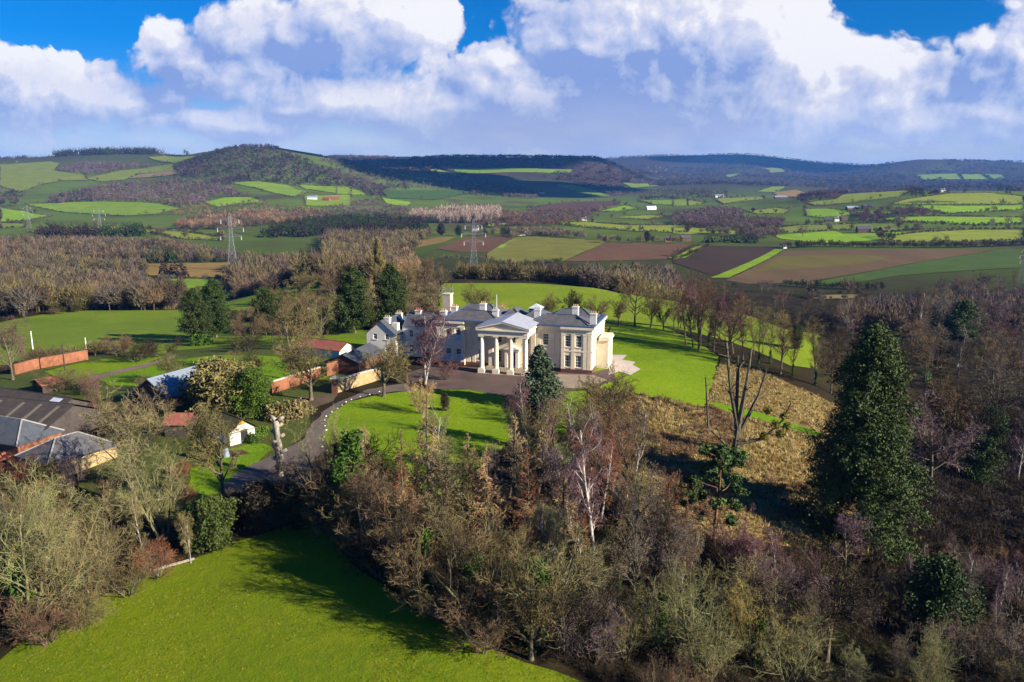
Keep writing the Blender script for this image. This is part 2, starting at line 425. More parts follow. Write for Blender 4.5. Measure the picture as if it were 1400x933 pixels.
def soil_fn(N, b):
    p = wpos(N); oi = N.new('ShaderNodeObjectInfo').outputs['Color']
    f1 = N.noise(N.vmath('MULTIPLY', p, (1, .25, 1)), .02, 6, .65); f2 = N.noise(p, .25, 5, .7)
    w_ = N.new('ShaderNodeTexWave'); w_.inputs['Scale'].default_value = .08; w_.inputs['Distortion'].default_value = 1.5; w_.inputs['Detail'].default_value = 3
    N.ln(N.vmath('MULTIPLY', p, (1, .35, 0)), w_.inputs['Vector'])
    c = N.mix(N.maprange(f1, .3, .7), N.vmath('MULTIPLY', oi, (.75, .75, .78)), N.vmath('MULTIPLY', oi, (1.3, 1.25, 1.15)))
    c = N.mix(N.math('MULTIPLY', f2, .5), c, N.vmath('MULTIPLY', oi, (.7, .75, .7)))
    return N.mix(N.math('MULTIPLY', w_.outputs[1], .18), c, N.vmath('MULTIPLY', oi, (.6, .62, .6)))
M['soil'] = mat('ploughed_soil', soil_fn, .95, .05)
def terr_fn(N, b):
    p = wpos(N)
    f1 = N.noise(p, .004, 6, .6); f2 = N.noise(p, .05, 6, .65); f3 = N.noise(p, 1.6, 4, .7)
    base = N.ramp(f2, [(.3, (.020, .015, .008)), (.5, (.036, .026, .012)), (.65, (.042, .046, .011)), (.8, (.07, .055, .024))])  # near floor darkened to stand for the shade between trees
    far = N.ramp(f1, [(.35, (.085, .080, .030)), (.45, (.11, .15, .020)), (.55, (.13, .20, .018)), (.63, (.11, .085, .042)), (.75, (.14, .20, .02))])
    d = N.maprange(N.vmath('LENGTH', p, out=1), 550, 1300, 0, 1)
    hill = N.ramp(f1, [(.4, (.075, .055, .045)), (.55, (.060, .045, .040)), (.66, (.085, .11, .03))])
    far = N.mix(N.maprange(N.vmath('LENGTH', p, out=1), 2600, 4200, 0, 1), far, hill)
    c = N.mix(d, base, far)
    c = N.mix(N.math('MULTIPLY', N.maprange(f3, .4, .7), .5), c, (.02, .016, .010))
    bump(N, b, f3, .6, .3)
    return c
M['terrain'] = mat('woodland_floor', terr_fn, .95, .05)
def rough_fn(N, b):
    p = wpos(N)
    f1 = N.noise(p, .09, 5, .6); f2 = N.noise(p, .9, 5, .7, dist=.6); f3 = N.noise(p, 3.5, 4, .7)
    c = N.ramp(f1, [(.3, (.15, .072, .024)), (.46, (.30, .20, .06)), (.6, (.37, .285, .09)), (.75, (.155, .135, .028))])
    c = N.mix(N.maprange(f2, .42, .7), c, (.36, .27, .115))
    c = N.mix(N.math('MULTIPLY', N.maprange(f3, .35, .65), .6), c, (.085, .055, .02))
    bump(N, b, N.math('MULTIPLY_ADD', f3, .5, f2), .9, .6)
    return c
M['rough'] = mat('tussock_grass', rough_fn, .95, .05)
def drive_fn(N, b):
    p = wpos(N); f1 = N.noise(p, .18, 5, .65); f2 = N.noise(p, 3, 4, .6)
    oi = N.new('ShaderNodeObjectInfo').outputs['Color']
    c = N.mix(N.maprange(f1, .3, .7), N.vmath('MULTIPLY', oi, (.68, .68, .70)), N.vmath('MULTIPLY', oi, (1.32, 1.26, 1.18)))
    bump(N, b, f2, .25, .05)
    return N.mix(N.math('MULTIPLY', f2, .35), c, N.vmath('MULTIPLY', oi, (.65, .65, .65)))
M['drive'] = mat('worn_tarmac', drive_fn, .9, .15)

# ------------------------------------------------------------------ terrain sheet, to the horizon in every direction
azf = np.radians(np.arange(-37, 37.01, .16)); azc = np.radians(np.arange(37, 323.01, 3.0)); az = np.concatenate([azf, azc[1:-1]])
rr = np.concatenate([[4, 14, 24], np.geomspace(34, 16000, 430)])
A, RR = np.meshgrid(az, rr)
X = (np.sin(A)*RR).ravel(); Y = (np.cos(A)*RR).ravel(); Z = height(X, Y)
n = len(az); m = len(rr)
V = np.stack([X, Y, Z], 1)
i, j = np.meshgrid(np.arange(n), np.arange(m-1)); i = i.ravel(); j = j.ravel(); i2 = (i+1) % n
quads = np.stack([j*n+i, (j+1)*n+i, (j+1)*n+i2, j*n+i2], 1)[:, ::-1]
V = np.vstack([V, [[0, 0, float(height([0], [0])[0])]]])
cap = np.stack([np.arange(n), (np.arange(n)+1) % n, np.full(n, len(V)-1)], 1)[:, ::-1]
o = mobj('terrain', np_mesh('terrain', V, [quads, cap], M['terrain'], smooth=True)); tag(o, 'rolling brown and green countryside under everything', kind='structure')

def project(poly):
    out = []
    for px, row in poly:
        p = at(px, row)
        out.append((p.x, p.y) if p is not None else None)
    return [p for p in out if p]
FIELD_POLY = {}
def sheet(name, poly, material, color=(1, 1, 1), layer=1, label=None, step=None, world=None, jitter=.35, ymax=None):
    """a sheet of grass, soil or tarmac that follows the ground inside an outline"""
    w2 = world if world else project(poly)
    if ymax: w2 = [(x*min(1, ymax/y), min(y, ymax)) for x, y in w2]
    # work in (X/Y-ish, log) space so that the mesh is even as seen along the valley
    pts = np.array(w2)
    ymean = pts[:, 1].mean()
    sp = step or max(.8, ymean*.012)
    # densify the outline and roughen it a little
    dense = []
    for a, b_ in zip(pts, np.roll(pts, -1, 0)):
        L = np.hypot(*(b_-a)); k = max(1, int(L/(sp*1.2)))
        for q in range(k):
            t = q/k; p = a+(b_-a)*t
            if q: p = p + (b_-a)[::-1]*np.array([1, -1])/max(L, 1e-6) * (vnoise(p[0]/sp/2.5, p[1]/sp/2.5, 1)*sp*jitter*2)
            dense.append(p)
    dense = np.array(dense)
    mn = dense.min(0); mx = dense.max(0)
    gy = sp*1.5
    # lengthwise stretched grid far away
    st = max(1.0, min(6, ymean/250))
    xs = np.arange(mn[0], mx[0], gy); ys = np.arange(mn[1], mx[1], gy*st)
    GX, GY = np.meshgrid(xs, ys); g = np.stack([GX.ravel(), GY.ravel()], 1)
    g = g[inside(g, dense)] if len(g) else g
    verts = [Vector(p) for p in dense] + [Vector(p) for p in g]
    nb = len(dense)
    vv, ee, ff, *_ = geometry.delaunay_2d_cdt(verts, [(q, (q+1) % nb) for q in range(nb)], [list(range(nb))], 1, 1e-4)
    vv = np.array([(v.x, v.y) for v in vv])
    z = height(vv[:, 0], vv[:, 1]) + .03*layer + np.maximum(vv[:, 1]-200, 0)*.0006*(1+.4*(layer-1)) + .02
    fl = np.array([f for f in ff if len(f) == 3])
    me = np_mesh(name, np.column_stack([vv, z]), [fl], material, smooth=True)
    o = mobj(name, me); o.color = (*color, 1); tag(o, label, kind='structure')
    FIELD_POLY[o.name] = dense
    return o
def inside(P_, poly):
    x, y = P_[:, 0], P_[:, 1]; r = np.zeros(len(P_), bool)
    x0, y0 = poly[:, 0], poly[:, 1]; x1, y1 = np.roll(x0, -1), np.roll(y0, -1)
    for a, b_, c, d in zip(x0, y0, x1, y1):
        cond = ((b_ > y) != (d > y))
        with np.errstate(divide='ignore', invalid='ignore'):
            r ^= cond & (x < (c-a)*(y-b_)/(d-b_+1e-12)+a)
    return r

G1 = (.185, .340, .008); G2 = (.160, .265, .014); G3 = (.155, .205, .024); G4 = (.205, .268, .020); GD = (.05, .10, .012)
BR = (.150, .082, .044); BD = (.062, .040, .026); OC = (.28, .18, .055); TN = (.25, .185, .085); PU = (.12, .065, .048)
LAWN = (.172, .285, .006); FRONT = (.142, .208, .006)

NEAR = [
 ('field', [(-160,990),(-60,935),(0,903),(60,862),(130,822),(200,785),(265,764),(320,742),(400,716),(440,722),(480,770),(560,832),(680,892),(800,935),(900,1000)], 'grass', FRONT, 1, 'bright green grass field at the front with tree shadows'),
 ('lawn', [(440,590),(449,568),(480,549),(520,540),(580,534),(640,533),(690,543),(712,560),(700,600),(650,650),(560,700),(490,690),(462,640)], 'grass', LAWN, 2, 'mown lawn inside the bend of the drive'),
 ('lawn', [(764,536),(800,534),(815,548),(805,600),(770,640),(755,600)], 'grass', LAWN, 2, 'strip of lawn before the right end of the mansion'),
 ('lawn', [(834,452),(836,444),(870,443),(905,447),(950,466),(983,488),(975,520),(964,557),(930,553),(880,541),(830,532),(806,528),(815,500)], 'grass', LAWN, 2, 'bright lawn beside the right end of the mansion'),
 ('grass_path', [(962,556),(970,550),(1020,561),(1080,578),(1122,592),(1120,599),(1075,586),(1015,568)], 'grass', (.13, .26, .004), 3, 'narrow mown grass path through the rough grass'),
 ('rough_grass', [(806,530),(880,541),(930,553),(964,557),(975,520),(986,494),(1030,505),(1090,530),(1150,560),(1200,640),(1240,740),(1180,760),(1060,745),(940,735),(860,700),(830,620)], 'rough', (1,1,1), 1, 'tawny rough tussock grass sloping down from the lawn'),
 ('meadow', [(606,384),(640,379),(700,381.5),(760,388),(820,394),(880,404),(920,412),(960,421),(1010,430),(1060,440),(1118,452),(1118,505),(1080,500),(1040,483),(1000,468),(950,455),(905,446),(870,442),(836,443),(830,455),(780,470),(600,470),(600,420)], 'grass', (.185, .270, .012), 1, 'smooth green meadow rising behind the mansion'),
 ('meadow', [(-60,452),(20,437),(90,426),(180,421),(250,414),(262,420),(330,440),(420,447),(470,452),(510,452),(500,475),(440,468),(330,470),(262,478),(170,482),(120,478),(60,492),(0,500),(-80,510)], 'grass', (.150, .235, .016), 1, 'green meadow beyond the walled garden at the left'),
 ('meadow', [(300,406),(340,392),(380,382),(420,376.5),(438,377),(445,395),(420,415),(350,425),(310,425)], 'grass', (.14, .225, .012), 1, 'small pale green meadow on the rise behind the dark yews'),
 ('forecourt', [(560,530),(548,512),(600,500),(640,502),(720,508),(806,512),(838,503),(845,520),(806,533),(765,537),(712,557),(690,543),(640,533),(590,533)], 'drive', (.125, .088, .074), 3, 'brown tarmac forecourt before the portico'),
 ('driveway', [(585,522),(590,533),(540,536),(505,541),(470,553),(452,566),(442,590),(448,625),(440,660),(400,690),(340,685),(300,670),(318,650),(370,625),(412,604),(424,584),(442,563),(468,548),(503,533),(545,526)], 'drive', (.150, .122, .106), 3, 'curving grey tarmac drive with worn edges'),
 ('garden_lawn', [(60,509),(110,497),(160,489),(226,480),(232,486),(200,498),(140,511),(90,520)], 'grass', LAWN, 2, 'upper strip of grass in the walled garden'),
 ('garden_lawn', [(130,515),(180,505),(240,492),(300,486),(380,488),(470,500),(440,520),(330,520),(230,530),(150,528)], 'grass', (.14, .27, .006), 2, 'lower strip of grass in the walled garden'),
 ('garden_path', [(118,517),(215,494),(238,486),(240,489),(216,499),(122,522)], 'drive', (.22, .165, .12), 4, 'straight brown path across the walled garden'),
 ('yard_lawn', [(250,700),(262,640),(300,618),(352,606),(372,612),(345,640),(300,668),(285,690)], 'grass', (.13, .25, .006), 2, 'patch of grass beside the little white sheds'),
 ('grass_verge', [(470,497),(520,478),(530,470),(470,462),(440,468),(420,480)], 'grass', LAWN, 2, 'bright grass behind the slate outbuilding'),
 ('flower_bed', [(400,548),(432,541),(462,540),(456,549),(430,558),(410,558)], 'drive', (.12, .085, .055), 4, 'bare brown bed under the spreading tree by the drive'),
 ('soil_bed', [(303,619),(330,616),(342,621),(318,626)], 'drive', (.09, .05, .035), 4, 'narrow dug bed in the grass by the white shed'),
]
NEAR[:0] = [('rough_ground', [(-60,520),(10,512),(60,498),(130,486),(250,470),(330,468),(480,470),(500,500),(470,530),(430,560),(300,570),(160,560),(60,560),(-60,560)], 'grass', (.075,.105,.02), .4, 'rough olive grass of the gardens'), ('rough_ground', [(100,610),(200,562),(300,570),(425,562),(420,595),(330,655),(270,715),(180,700),(110,690)], 'grass', (.085,.105,.022), .4, 'rough grass round the farm sheds')]
FRONT_POLY = NEAR[2][1]
for nm, poly, mt, colr, ly, lab in NEAR: sheet(nm, poly, M[mt], colr, ly, lab, step=1.1 if nm not in ('meadow', 'field') else 2.0, ymax=(410 if 'rise' in lab else 318 if 'rising' in lab else 332) if nm == 'meadow' else None)

def Z3(pts, x0=0): return [(x0 + a/2.9167, 190 + b/2.9167) for a, b in pts]
FAR = [
 (Z3([(0,105),(200,92),(240,100),(215,128),(330,142),(350,165),(250,168),(180,180),(80,215),(0,190)]), G3),
 (Z3([(340,160),(480,128),(620,112),(690,102),(690,125),(560,140),(500,165),(400,172)]), G3),
 (Z3([(510,160),(560,142),(690,124),(720,140),(600,155)]), TN),
 (Z3([(590,75),(660,70),(780,72),(700,98),(640,92)]), G4),
 (Z3([(100,262),(280,255),(450,252),(640,260),(720,280),(640,300),(500,308),(330,300),(200,285)]), G2),
 (Z3([(0,278),(100,290),(210,310),(130,325),(0,333)]), G1),
 (Z3([(0,337),(110,340),(100,355),(0,358)]), G3),
 (Z3([(810,255),(900,235),(1000,235),(1060,255),(950,262),(870,275)]), G1),
 (Z3([(920,178),(1040,172),(1150,187),(1230,215),(1170,233),(1080,215),(1010,195)]), G2),
 (Z3([(1190,185),(1400,195),(1400,228),(1300,213),(1210,200)]), G2),
 (Z3([(110,372),(300,356),(500,350),(700,370),(890,397),(890,408),(700,398),(600,374),(400,385),(200,380)]), G4),
 (Z3([(190,492),(500,500),(900,495),(1100,487),(1130,495),(960,510),(900,550),(800,555),(600,550),(560,515),(400,520)]), OC),
 (Z3([(650,560),(890,560),(880,600),(750,610)]), G2),
 (Z3([(1210,232),(1400,222),(1400,272),(1220,268)]), G2),
 (Z3([(600,460),(650,430),(720,395),(800,390),(1080,410),(900,490),(700,497),(600,485)], 460), (.155,.165,.022)),
 (Z3([(905,490),(1080,414),(1400,420),(1400,440),(1320,480),(1000,490)], 460), BR),
 ([(913,354),(951,337),(967,336),(937,353)], G1),
 (Z3([(400,440),(520,392),(690,390),(710,398),(605,455),(480,452)], 460), BR),
 (Z3([(595,463),(690,403),(720,396),(640,452)], 460), G1),
 (Z3([(230,430),(400,395),(480,392),(420,415),(300,440),(240,455)], 460), OC),
 (Z3([(690,502),(900,497),(980,500),(850,530),(720,525)], 460), BD),
 (Z3([(340,297),(420,302),(540,315),(440,325),(360,310)], 460), G4),
 (Z3([(600,338),(720,338),(680,348),(600,350)], 460), G1),
 (Z3([(870,337),(1000,332),(1170,347),(1400,347),(1400,375),(1200,370),(950,350)], 460), G4),
 (Z3([(760,285),(860,262),(1000,252),(1100,250),(1130,260),(1040,288),(900,290)], 460), PU),
 (Z3([(1050,290),(1150,267),(1210,280),(1130,292)], 460), G1),
 (Z3([(1090,315),(1250,306),(1310,309),(1250,322)], 460), G4),
 (Z3([(1200,247),(1400,242),(1400,268),(1260,263)], 460), G2),
 (Z3([(860,182),(960,187),(1110,232),(1050,232),(930,205)], 460), G2),
 (Z3([(1140,177),(1240,180),(1290,190),(1180,198)], 460), G2),
 (Z3([(180,207),(500,207),(560,217),(400,245),(200,240)], 460), GD),  # darker green holds the cloud shade on this slope
 (Z3([(0,195),(100,207),(120,225),(0,225)], 460), G2),
 (Z3([(180,235),(300,255),(290,270),(200,265)], 460), G1),
 (Z3([(430,117),(640,120),(940,124),(930,140),(700,135),(500,140)], 460), G2),
 (Z3([(340,112),(430,130),(510,150),(420,145)], 460), G4),
 (Z3([(240,142),(380,162),(460,175),(330,165)], 460), G4),
 (Z3([(520,142),(680,142),(700,160),(600,160)], 460), PU),
 (Z3([(0,247),(60,244),(130,258),(80,268),(0,270)], 920), G4),
 (Z3([(165,242),(350,234),(370,242),(280,250),(200,262)], 920), G4),
 (Z3([(330,212),(400,192),(460,192),(410,215)], 920), G2),
 (Z3([(400,217),(490,204),(530,217),(490,236),(420,228)], 920), OC),
 (Z3([(525,257),(650,242),(800,212),(950,214),(900,233),(700,258),(560,266)], 920), G4),
 (Z3([(870,260),(960,238),(1100,220),(1250,217),(1400,232),(1400,260),(1200,263),(950,263)], 920), G4),
 (Z3([(280,287),(420,277),(470,287),(450,300),(330,300)], 920), G4),
 (Z3([(525,282),(620,280),(700,290),(760,300),(600,318),(530,308)], 920), G1),
 (Z3([(690,295),(800,285),(890,292),(880,303),(760,303)], 920), G2),
 (Z3([(760,325),(1000,312),(1400,317),(1400,338),(1200,343),(950,333)], 920), G1),
 (Z3([(930,269),(1180,269),(1400,267),(1400,282),(1250,293),(1090,300),(1000,280)], 920), G1),
 (Z3([(0,352),(200,362),(300,372),(280,385),(150,375),(60,383),(0,378)], 920), G4),
 (Z3([(330,367),(500,347),(700,342),(900,337),(900,358),(980,362),(830,376),(700,365),(430,378)], 920), G3),
 (Z3([(400,387),(640,367),(680,382),(800,377),(960,371),(780,408),(600,418),(430,400)], 920), G1),
 (Z3([(820,397),(1000,374),(1200,364),(1400,364),(1400,408),(1200,413),(900,416)], 920), G4),
 (Z3([(0,422),(110,427),(50,452),(0,474)], 920), BR),
 (Z3([(0,475),(90,430),(140,428),(60,470),(0,482)], 920), G1),
 (Z3([(60,472),(150,427),(428,432),(400,445),(220,538),(150,543),(0,495),(0,484)], 920), BD),
 (Z3([(150,556),(405,442),(440,443),(222,556)], 920), LAWN),
 (Z3([(230,556),(440,449),(900,444),(1300,441),(1000,489),(520,573),(300,580),(210,566)], 920), (.15,.095,.048)),
 (Z3([(330,530),(420,470),(760,465),(860,472),(760,500),(520,520)], 920), (.15,.125,.03)),
 (Z3([(530,577),(1000,492),(1310,442),(1390,441),(1390,515),(1100,532),(900,547),(620,590)], 920), (.055,.10,.012)),
 (Z3([(540,625),(770,622),(760,640),(560,640)], 920), TN),
 (Z3([(970,146),(1130,141),(1150,163),(1000,165)], 920), G2),
 (Z3([(1145,143),(1230,143),(1260,163),(1160,163)], 920), G2),
 (Z3([(1245,143),(1310,145),(1330,160),(1270,162)], 920), G2),
 (Z3([(190,145),(260,140),(300,150),(220,155)], 920), G2),
 (Z3([(360,120),(430,118),(450,135),(390,138)], 920), G3),
]
soils = (BR, BD, OC, TN, PU)
for kf, (poly, c) in enumerate(FAR):
    soil = c in soils or c in ((.15,.095,.048), (.15,.125,.03))
    try: sheet('ploughed_field' if soil else 'pasture', poly, M['soil' if soil else 'pasture'], c, 2 if kf in (57, 58, 59) or c in (LAWN, (.15,.125,.03)) else 1, jitter=.10, step=3.0 if (c == LAWN or kf in (16, 18, 48)) else None)
    except Exception as e: print('field', kf, e)
# ------------------------------------------------------------------ plant materials
def bark_fn(c1, c2, sc=3.0):
    def fn(N, b):
        p = opos(N); f = N.noise(N.vmath('MULTIPLY', p, (1, 1, .35)), sc, 5, .7)
        bump(N, b, f, .5, .05)
        return N.ramp(f, [(.35, c1), (.65, c2)])
    return fn
M['bark'] = mat('grey_brown_bark', bark_fn((.05, .04, .026), (.19, .165, .11)), .95, .05)
M['pale_bark'] = mat('pale_birch_bark', bark_fn((.22, .19, .16), (.62, .57, .52), 5), .85, .1)
M['lichen_bark'] = mat('lichen_covered_bark', bark_fn((.07, .062, .03), (.24, .22, .11)), .95, .05)
M['pine_bark'] = mat('orange_pine_bark', bark_fn((.10, .05, .028), (.30, .15, .075)), .95, .05)
M['dead_wood'] = mat('bleached_dead_wood', bark_fn((.20, .17, .13), (.42, .37, .29), 2), .9, .1)
def twig_fn(N, b):
    oi = N.new('ShaderNodeObjectInfo'); p = wpos(N)
    f = N.noise(p, .35, 4, .65); r = oi.outputs['Random']
    c = N.mix(N.maprange(f, .35, .68), N.vmath('MULTIPLY', oi.outputs['Color'], (.62, .62, .66)), N.vmath('MULTIPLY', oi.outputs['Color'], (1.3, 1.25, 1.15)))
    return c
M['twig'] = mat('bare_twigs', twig_fn, .9, .08)
def leaf_fn(N, b):
    oi = N.new('ShaderNodeObjectInfo'); p = wpos(N)
    f = N.noise(p, .8, 4, .6); g = N.noise(p, 4, 3, .6)
    c = N.mix(N.maprange(f, .36, .66), N.vmath('MULTIPLY', oi.outputs['Color'], (.5, .58, .6)), N.vmath('MULTIPLY', oi.outputs['Color'], (1.35, 1.25, 1.0)))
    return N.mix(N.math('MULTIPLY', g, .4), c, N.vmath('MULTIPLY', oi.outputs['Color'], (1.6, 1.35, .9)))
M['leaf'] = mat('evergreen_leaves', leaf_fn, .7, .25)
def mass_fn(N, b):
    a = N.new('ShaderNodeAttribute'); a.attribute_name = 'tone'
    return a.outputs['Color']
M['mass'] = mat('far_wood_twigs', mass_fn, .95, .03)

# ------------------------------------------------------------------ growing bare trees, level by level
def unit(v): return v / np.maximum(np.linalg.norm(v, axis=-1, keepdims=True), 1e-9)
def perp(d, rg):
    r = rg.normal(size=d.shape); r -= (r*d).sum(-1, keepdims=True)*d; return unit(r)
def tube(pts, rad, sides, acc):
    """pts (N,S,3) rad (N,S)"""
    Nn, S, _ = pts.shape
    if Nn == 0: return
    d = np.zeros_like(pts); d[:, 1:-1] = pts[:, 2:]-pts[:, :-2]; d[:, 0] = pts[:, 1]-pts[:, 0]; d[:, -1] = pts[:, -1]-pts[:, -2]
    d = unit(d); ref = np.where(np.abs(d[:, :1, 2:3]) > .9, np.array([1., .2, 0]), np.array([0, 0, 1.])) * np.ones_like(d)
    n1 = unit(np.cross(d, ref)); n2 = np.cross(d, n1)
    if sides == 2:      # a flat strip turned at random
        a = acc['rg'].random((Nn, 1, 1))*6.28; ax = n1*np.cos(a)+n2*np.sin(a)
        ring = np.stack([pts-ax*rad[..., None], pts+ax*rad[..., None]], 2)
        base = acc['n']; v = ring.reshape(-1, 3)
        idx = base + np.arange(Nn*S*2).reshape(Nn, S, 2)
        f = np.stack([idx[:, :-1, 0], idx[:, :-1, 1], idx[:, 1:, 1], idx[:, 1:, 0]], -1).reshape(-1, 4)
    else:
        ang = np.arange(sides)*2*np.pi/sides
        ring = pts[:, :, None]+(n1[:, :, None]*np.cos(ang)[:, None]+n2[:, :, None]*np.sin(ang)[:, None])*rad[:, :, None, None]
        base = acc['n']; v = ring.reshape(-1, 3)
        idx = base + np.arange(Nn*S*sides).reshape(Nn, S, sides); nx = np.roll(idx, -1, 2)
        f = np.stack([idx[:, :-1], nx[:, :-1], nx[:, 1:], idx[:, 1:]], -1).reshape(-1, 4)
    acc['v'].append(v); acc['f'].append(f); acc['n'] += len(v)
def new_acc(rg): return {'v': [], 'f': [], 'n': 0, 'rg': rg}
def grow(seed, H=15, stems=1, trunk_r=.28, lean=.05, levels=((10, .42, .95, .22, .25), (8, .5, .8, .2, .15), (7, .5, .7, .1, .1), (6, .55, .6, 0, 0)),
         clear=.22, top=.97, wob=.10, twig=.016, shape='round', splay=.3, trunk_len=.62):
    """levels: (children, length ratio, angle, upward pull, droop)"""
    rg = np.random.default_rng(seed)
    T = new_acc(rg); C_ = new_acc(rg)
    S = 9
    st = np.zeros((stems, 3)); 
    if stems > 1:
        a = rg.random(stems)*6.28; st[:, 0] = np.cos(a)*.25; st[:, 1] = np.sin(a)*.25
    d0 = np.tile([0, 0, 1.], (stems, 1)) + rg.normal(size=(stems, 3))*[lean, lean, 0]
    if stems > 1: d0[:, 0] += np.cos(a)*splay; d0[:, 1] += np.sin(a)*splay
    d0 = unit(d0)
    ln = np.full(stems, H*trunk_len)*(1-.25*rg.random(stems)*(stems > 1)); r0 = np.full(stems, trunk_r/(stems**.5))
    cur = dict(st=st, d=d0, ln=ln, r=r0, pull=.10)
    for L in range(len(levels)+1):
        Nn = len(cur['st']); Sg = (9, 7, 5, 4, 2)[min(L, 4)]
        pts = np.zeros((Nn, Sg, 3)); pts[:, 0] = cur['st']; d = cur['d'].copy()
        seg = cur['ln']/(Sg-1)
        for s in range(1, Sg):
            d = unit(d + rg.normal(size=d.shape)*wob*(.38 if L == 0 else 1+.4*L) + np.array([0, 0, cur['pull']])/(Sg-1)*2)
            pts[:, s] = pts[:, s-1]+d*seg[:, None]
        t = np.linspace(0, 1, Sg)[None]
        endr = .30 if L == 0 else .25
        rad = cur['r'][:, None]*(1-(1-endr)*t)
        if L == 0: rad[:, 0] *= 1.35
        if L >= len(levels)-1: rad = np.maximum(rad, twig*(1.0-.55*t))
        if L == len(levels): rad[:, -1] *= .35
        sides = (7, 5, 3, 2, 2)[min(L, 4)]
        tube(pts, rad, sides, T if L <= 1 else C_)
        if L == len(levels): break
        K, ratio, ang, pull, droop = levels[L]
        lo = clear if L == 0 else .18
        tt = lo+(top-lo)*(np.arange(K)[None]+rg.random((Nn, K)))/K
        x = tt*(Sg-1); i = np.clip(x.astype(int), 0, Sg-2); fr = x-i
        ii = np.arange(Nn)[:, None]
        base = pts[ii, i]*(1-fr[..., None])+pts[ii, i+1]*fr[..., None]
        dirp = unit(pts[ii, i+1]-pts[ii, i])
        # azimuth round the parent: golden-angle spread
        pr = perp(dirp, rg)
        an = ang*(.75+.5*rg.random((Nn, K)))
        if shape == 'cone' and L == 0: an = an*(1.08-.35*tt)
        dd = unit(dirp*np.cos(an)[..., None]+pr*np.sin(an)[..., None]+np.array([0, 0, -droop]))
        if L == 0:
            if shape == 'round': lr = .55+.9*np.sin(np.clip(.25+.75*(tt-lo)/(1-lo), 0, 1)*np.pi*.83)
            elif shape == 'cone': lr = 1.25*(1.04-(tt-lo)/(1-lo))+.05
            elif shape == 'vase': lr = 1.25-.35*(tt-lo)/(1-lo)
            else: lr = 1+0*tt
        else: lr = 1.15-.55*tt
        l2 = cur['ln'][:, None]*ratio*lr*(.75+.5*rg.random((Nn, K)))
        if L == 0 and shape != 'cone': l2 = l2*(H*.62/np.maximum(cur['ln'][:, None], .1))
        r2 = np.minimum(cur['r'][:, None]*(1-.7*tt)*.62, l2*.03+.004)
        sel = l2.ravel() > .12
        cur = dict(st=base.reshape(-1, 3)[sel], d=dd.reshape(-1, 3)[sel], ln=l2.ravel()[sel], r=r2.ravel()[sel], pull=pull)
    return T, C_
def acc_arrays(a):
    return (np.vstack(a['v']), np.vstack(a['f'])) if a['v'] else (np.zeros((0, 3)), np.zeros((0, 4), int))
def leaves_at(pts, per, size, spread, rg, flat=.0, out=None):
    """small rhombic leaf sprays round points -> verts, quads"""
    n = len(pts)*per
    c = np.repeat(pts, per, 0)+rg.normal(size=(n, 3))*spread
    a = unit(rg.normal(size=(n, 3))*[1, 1, 1-flat]); b = perp(a, rg)
    if out is not None: a = unit(a+np.repeat(out, per, 0)*.9); b = perp(a, rg)
    s = size*(.6+.8*rg.random((n, 1)))
    v = np.stack([c-a*s*.5, c+b*s*.28, c+a*s*.6, c-b*s*.28], 1).reshape(-1, 3)
    return v, np.arange(n*4).reshape(n, 4)
PROTO = {}
def store(name, trunk_mat, T, C_, H, crown_mat='twig', ivy=None):
    tv, tf = acc_arrays(T) if isinstance(T, dict) else T
    cv, cf = acc_arrays(C_) if isinstance(C_, dict) else C_
    hh = max(cv[:, 2].max() if len(cv) else 0, tv[:, 2].max())
    PROTO[name] = dict(trunk=np_mesh(name+'_trunk', tv, [tf], M[trunk_mat], smooth=True) if len(tf) else None,
                       crown=np_mesh(name+'_crown', cv, [cf], M[crown_mat]), H=hh, ivy=ivy)
for q in range(3):
    store(f'oak{q}', 'bark', *grow(10+q, 15, levels=((12, .44, .95, .20, .0), (8, .5, .8, .15, .02), (7, .5, .75, .1, .02), (6, .55, .7, 0, 0)), clear=.25, trunk_len=.6, twig=.026), 15)
    store(f'lichen{q}', 'lichen_bark', *grow(20+q, 11, stems=4+q, trunk_r=.26, levels=((8, .44, .7, .25, .0), (6, .52, .75, .2, 0), (6, .5, .75, .1, 0), (3, .60, .7, 0, 0)), clear=.14, trunk_len=.78, splay=.30, wob=.11, twig=.0115, shape='vase'), 11)
    store(f'tall{q}', 'bark', *grow(30+q, 20, trunk_r=.24, levels=((18, .30, .62, .3, 0), (8, .48, .7, .2, 0), (6, .5, .7, .1, 0), (5, .55, .65, 0, 0)), clear=.28, trunk_len=.86, shape='round', twig=.023), 20)
for q in range(2):
    store(f'birch{q}', 'pale_bark', *grow(40+q, 18, stems=1+q, trunk_r=.24, lean=.06, levels=((17, .23, .6, .3, .0), (8, .55, .6, -.1, .05), (7, .6, .6, -.5, .25), (5, .6, .5, -.4, .25)), clear=.2, trunk_len=.93, splay=.14, twig=.021), 18)
    store(f'larch{q}', 'bark', *grow(50+q, 21, trunk_r=.26, lean=.02, wob=.03, levels=((56, .18, 1.40, .12, .04), (10, .38, .9, 0, .1), (7, .42, .8, -.2, .15)), clear=.14, trunk_len=.98, shape='cone', twig=.036), 21)
    store(f'scrub{q}', 'bark', *grow(60+q, 5, stems=9, trunk_r=.14, levels=((9, .45, .6, .15, 0), (7, .5, .7, .1, .02), (6, .55, .7, 0, 0)), clear=.1, trunk_len=.75, splay=.5, wob=.12, twig=.010, shape='vase'), 5)
    store(f'parkland{q}', 'bark', *grow(70+q, 12, trunk_r=.30, levels=((13, .50, .85, .25, 0), (9, .48, .75, .2, 0), (8, .5, .7, .1, 0), (6, .55, .65, 0, 0)), clear=.30, trunk_len=.5, shape='round', twig=.024), 12)

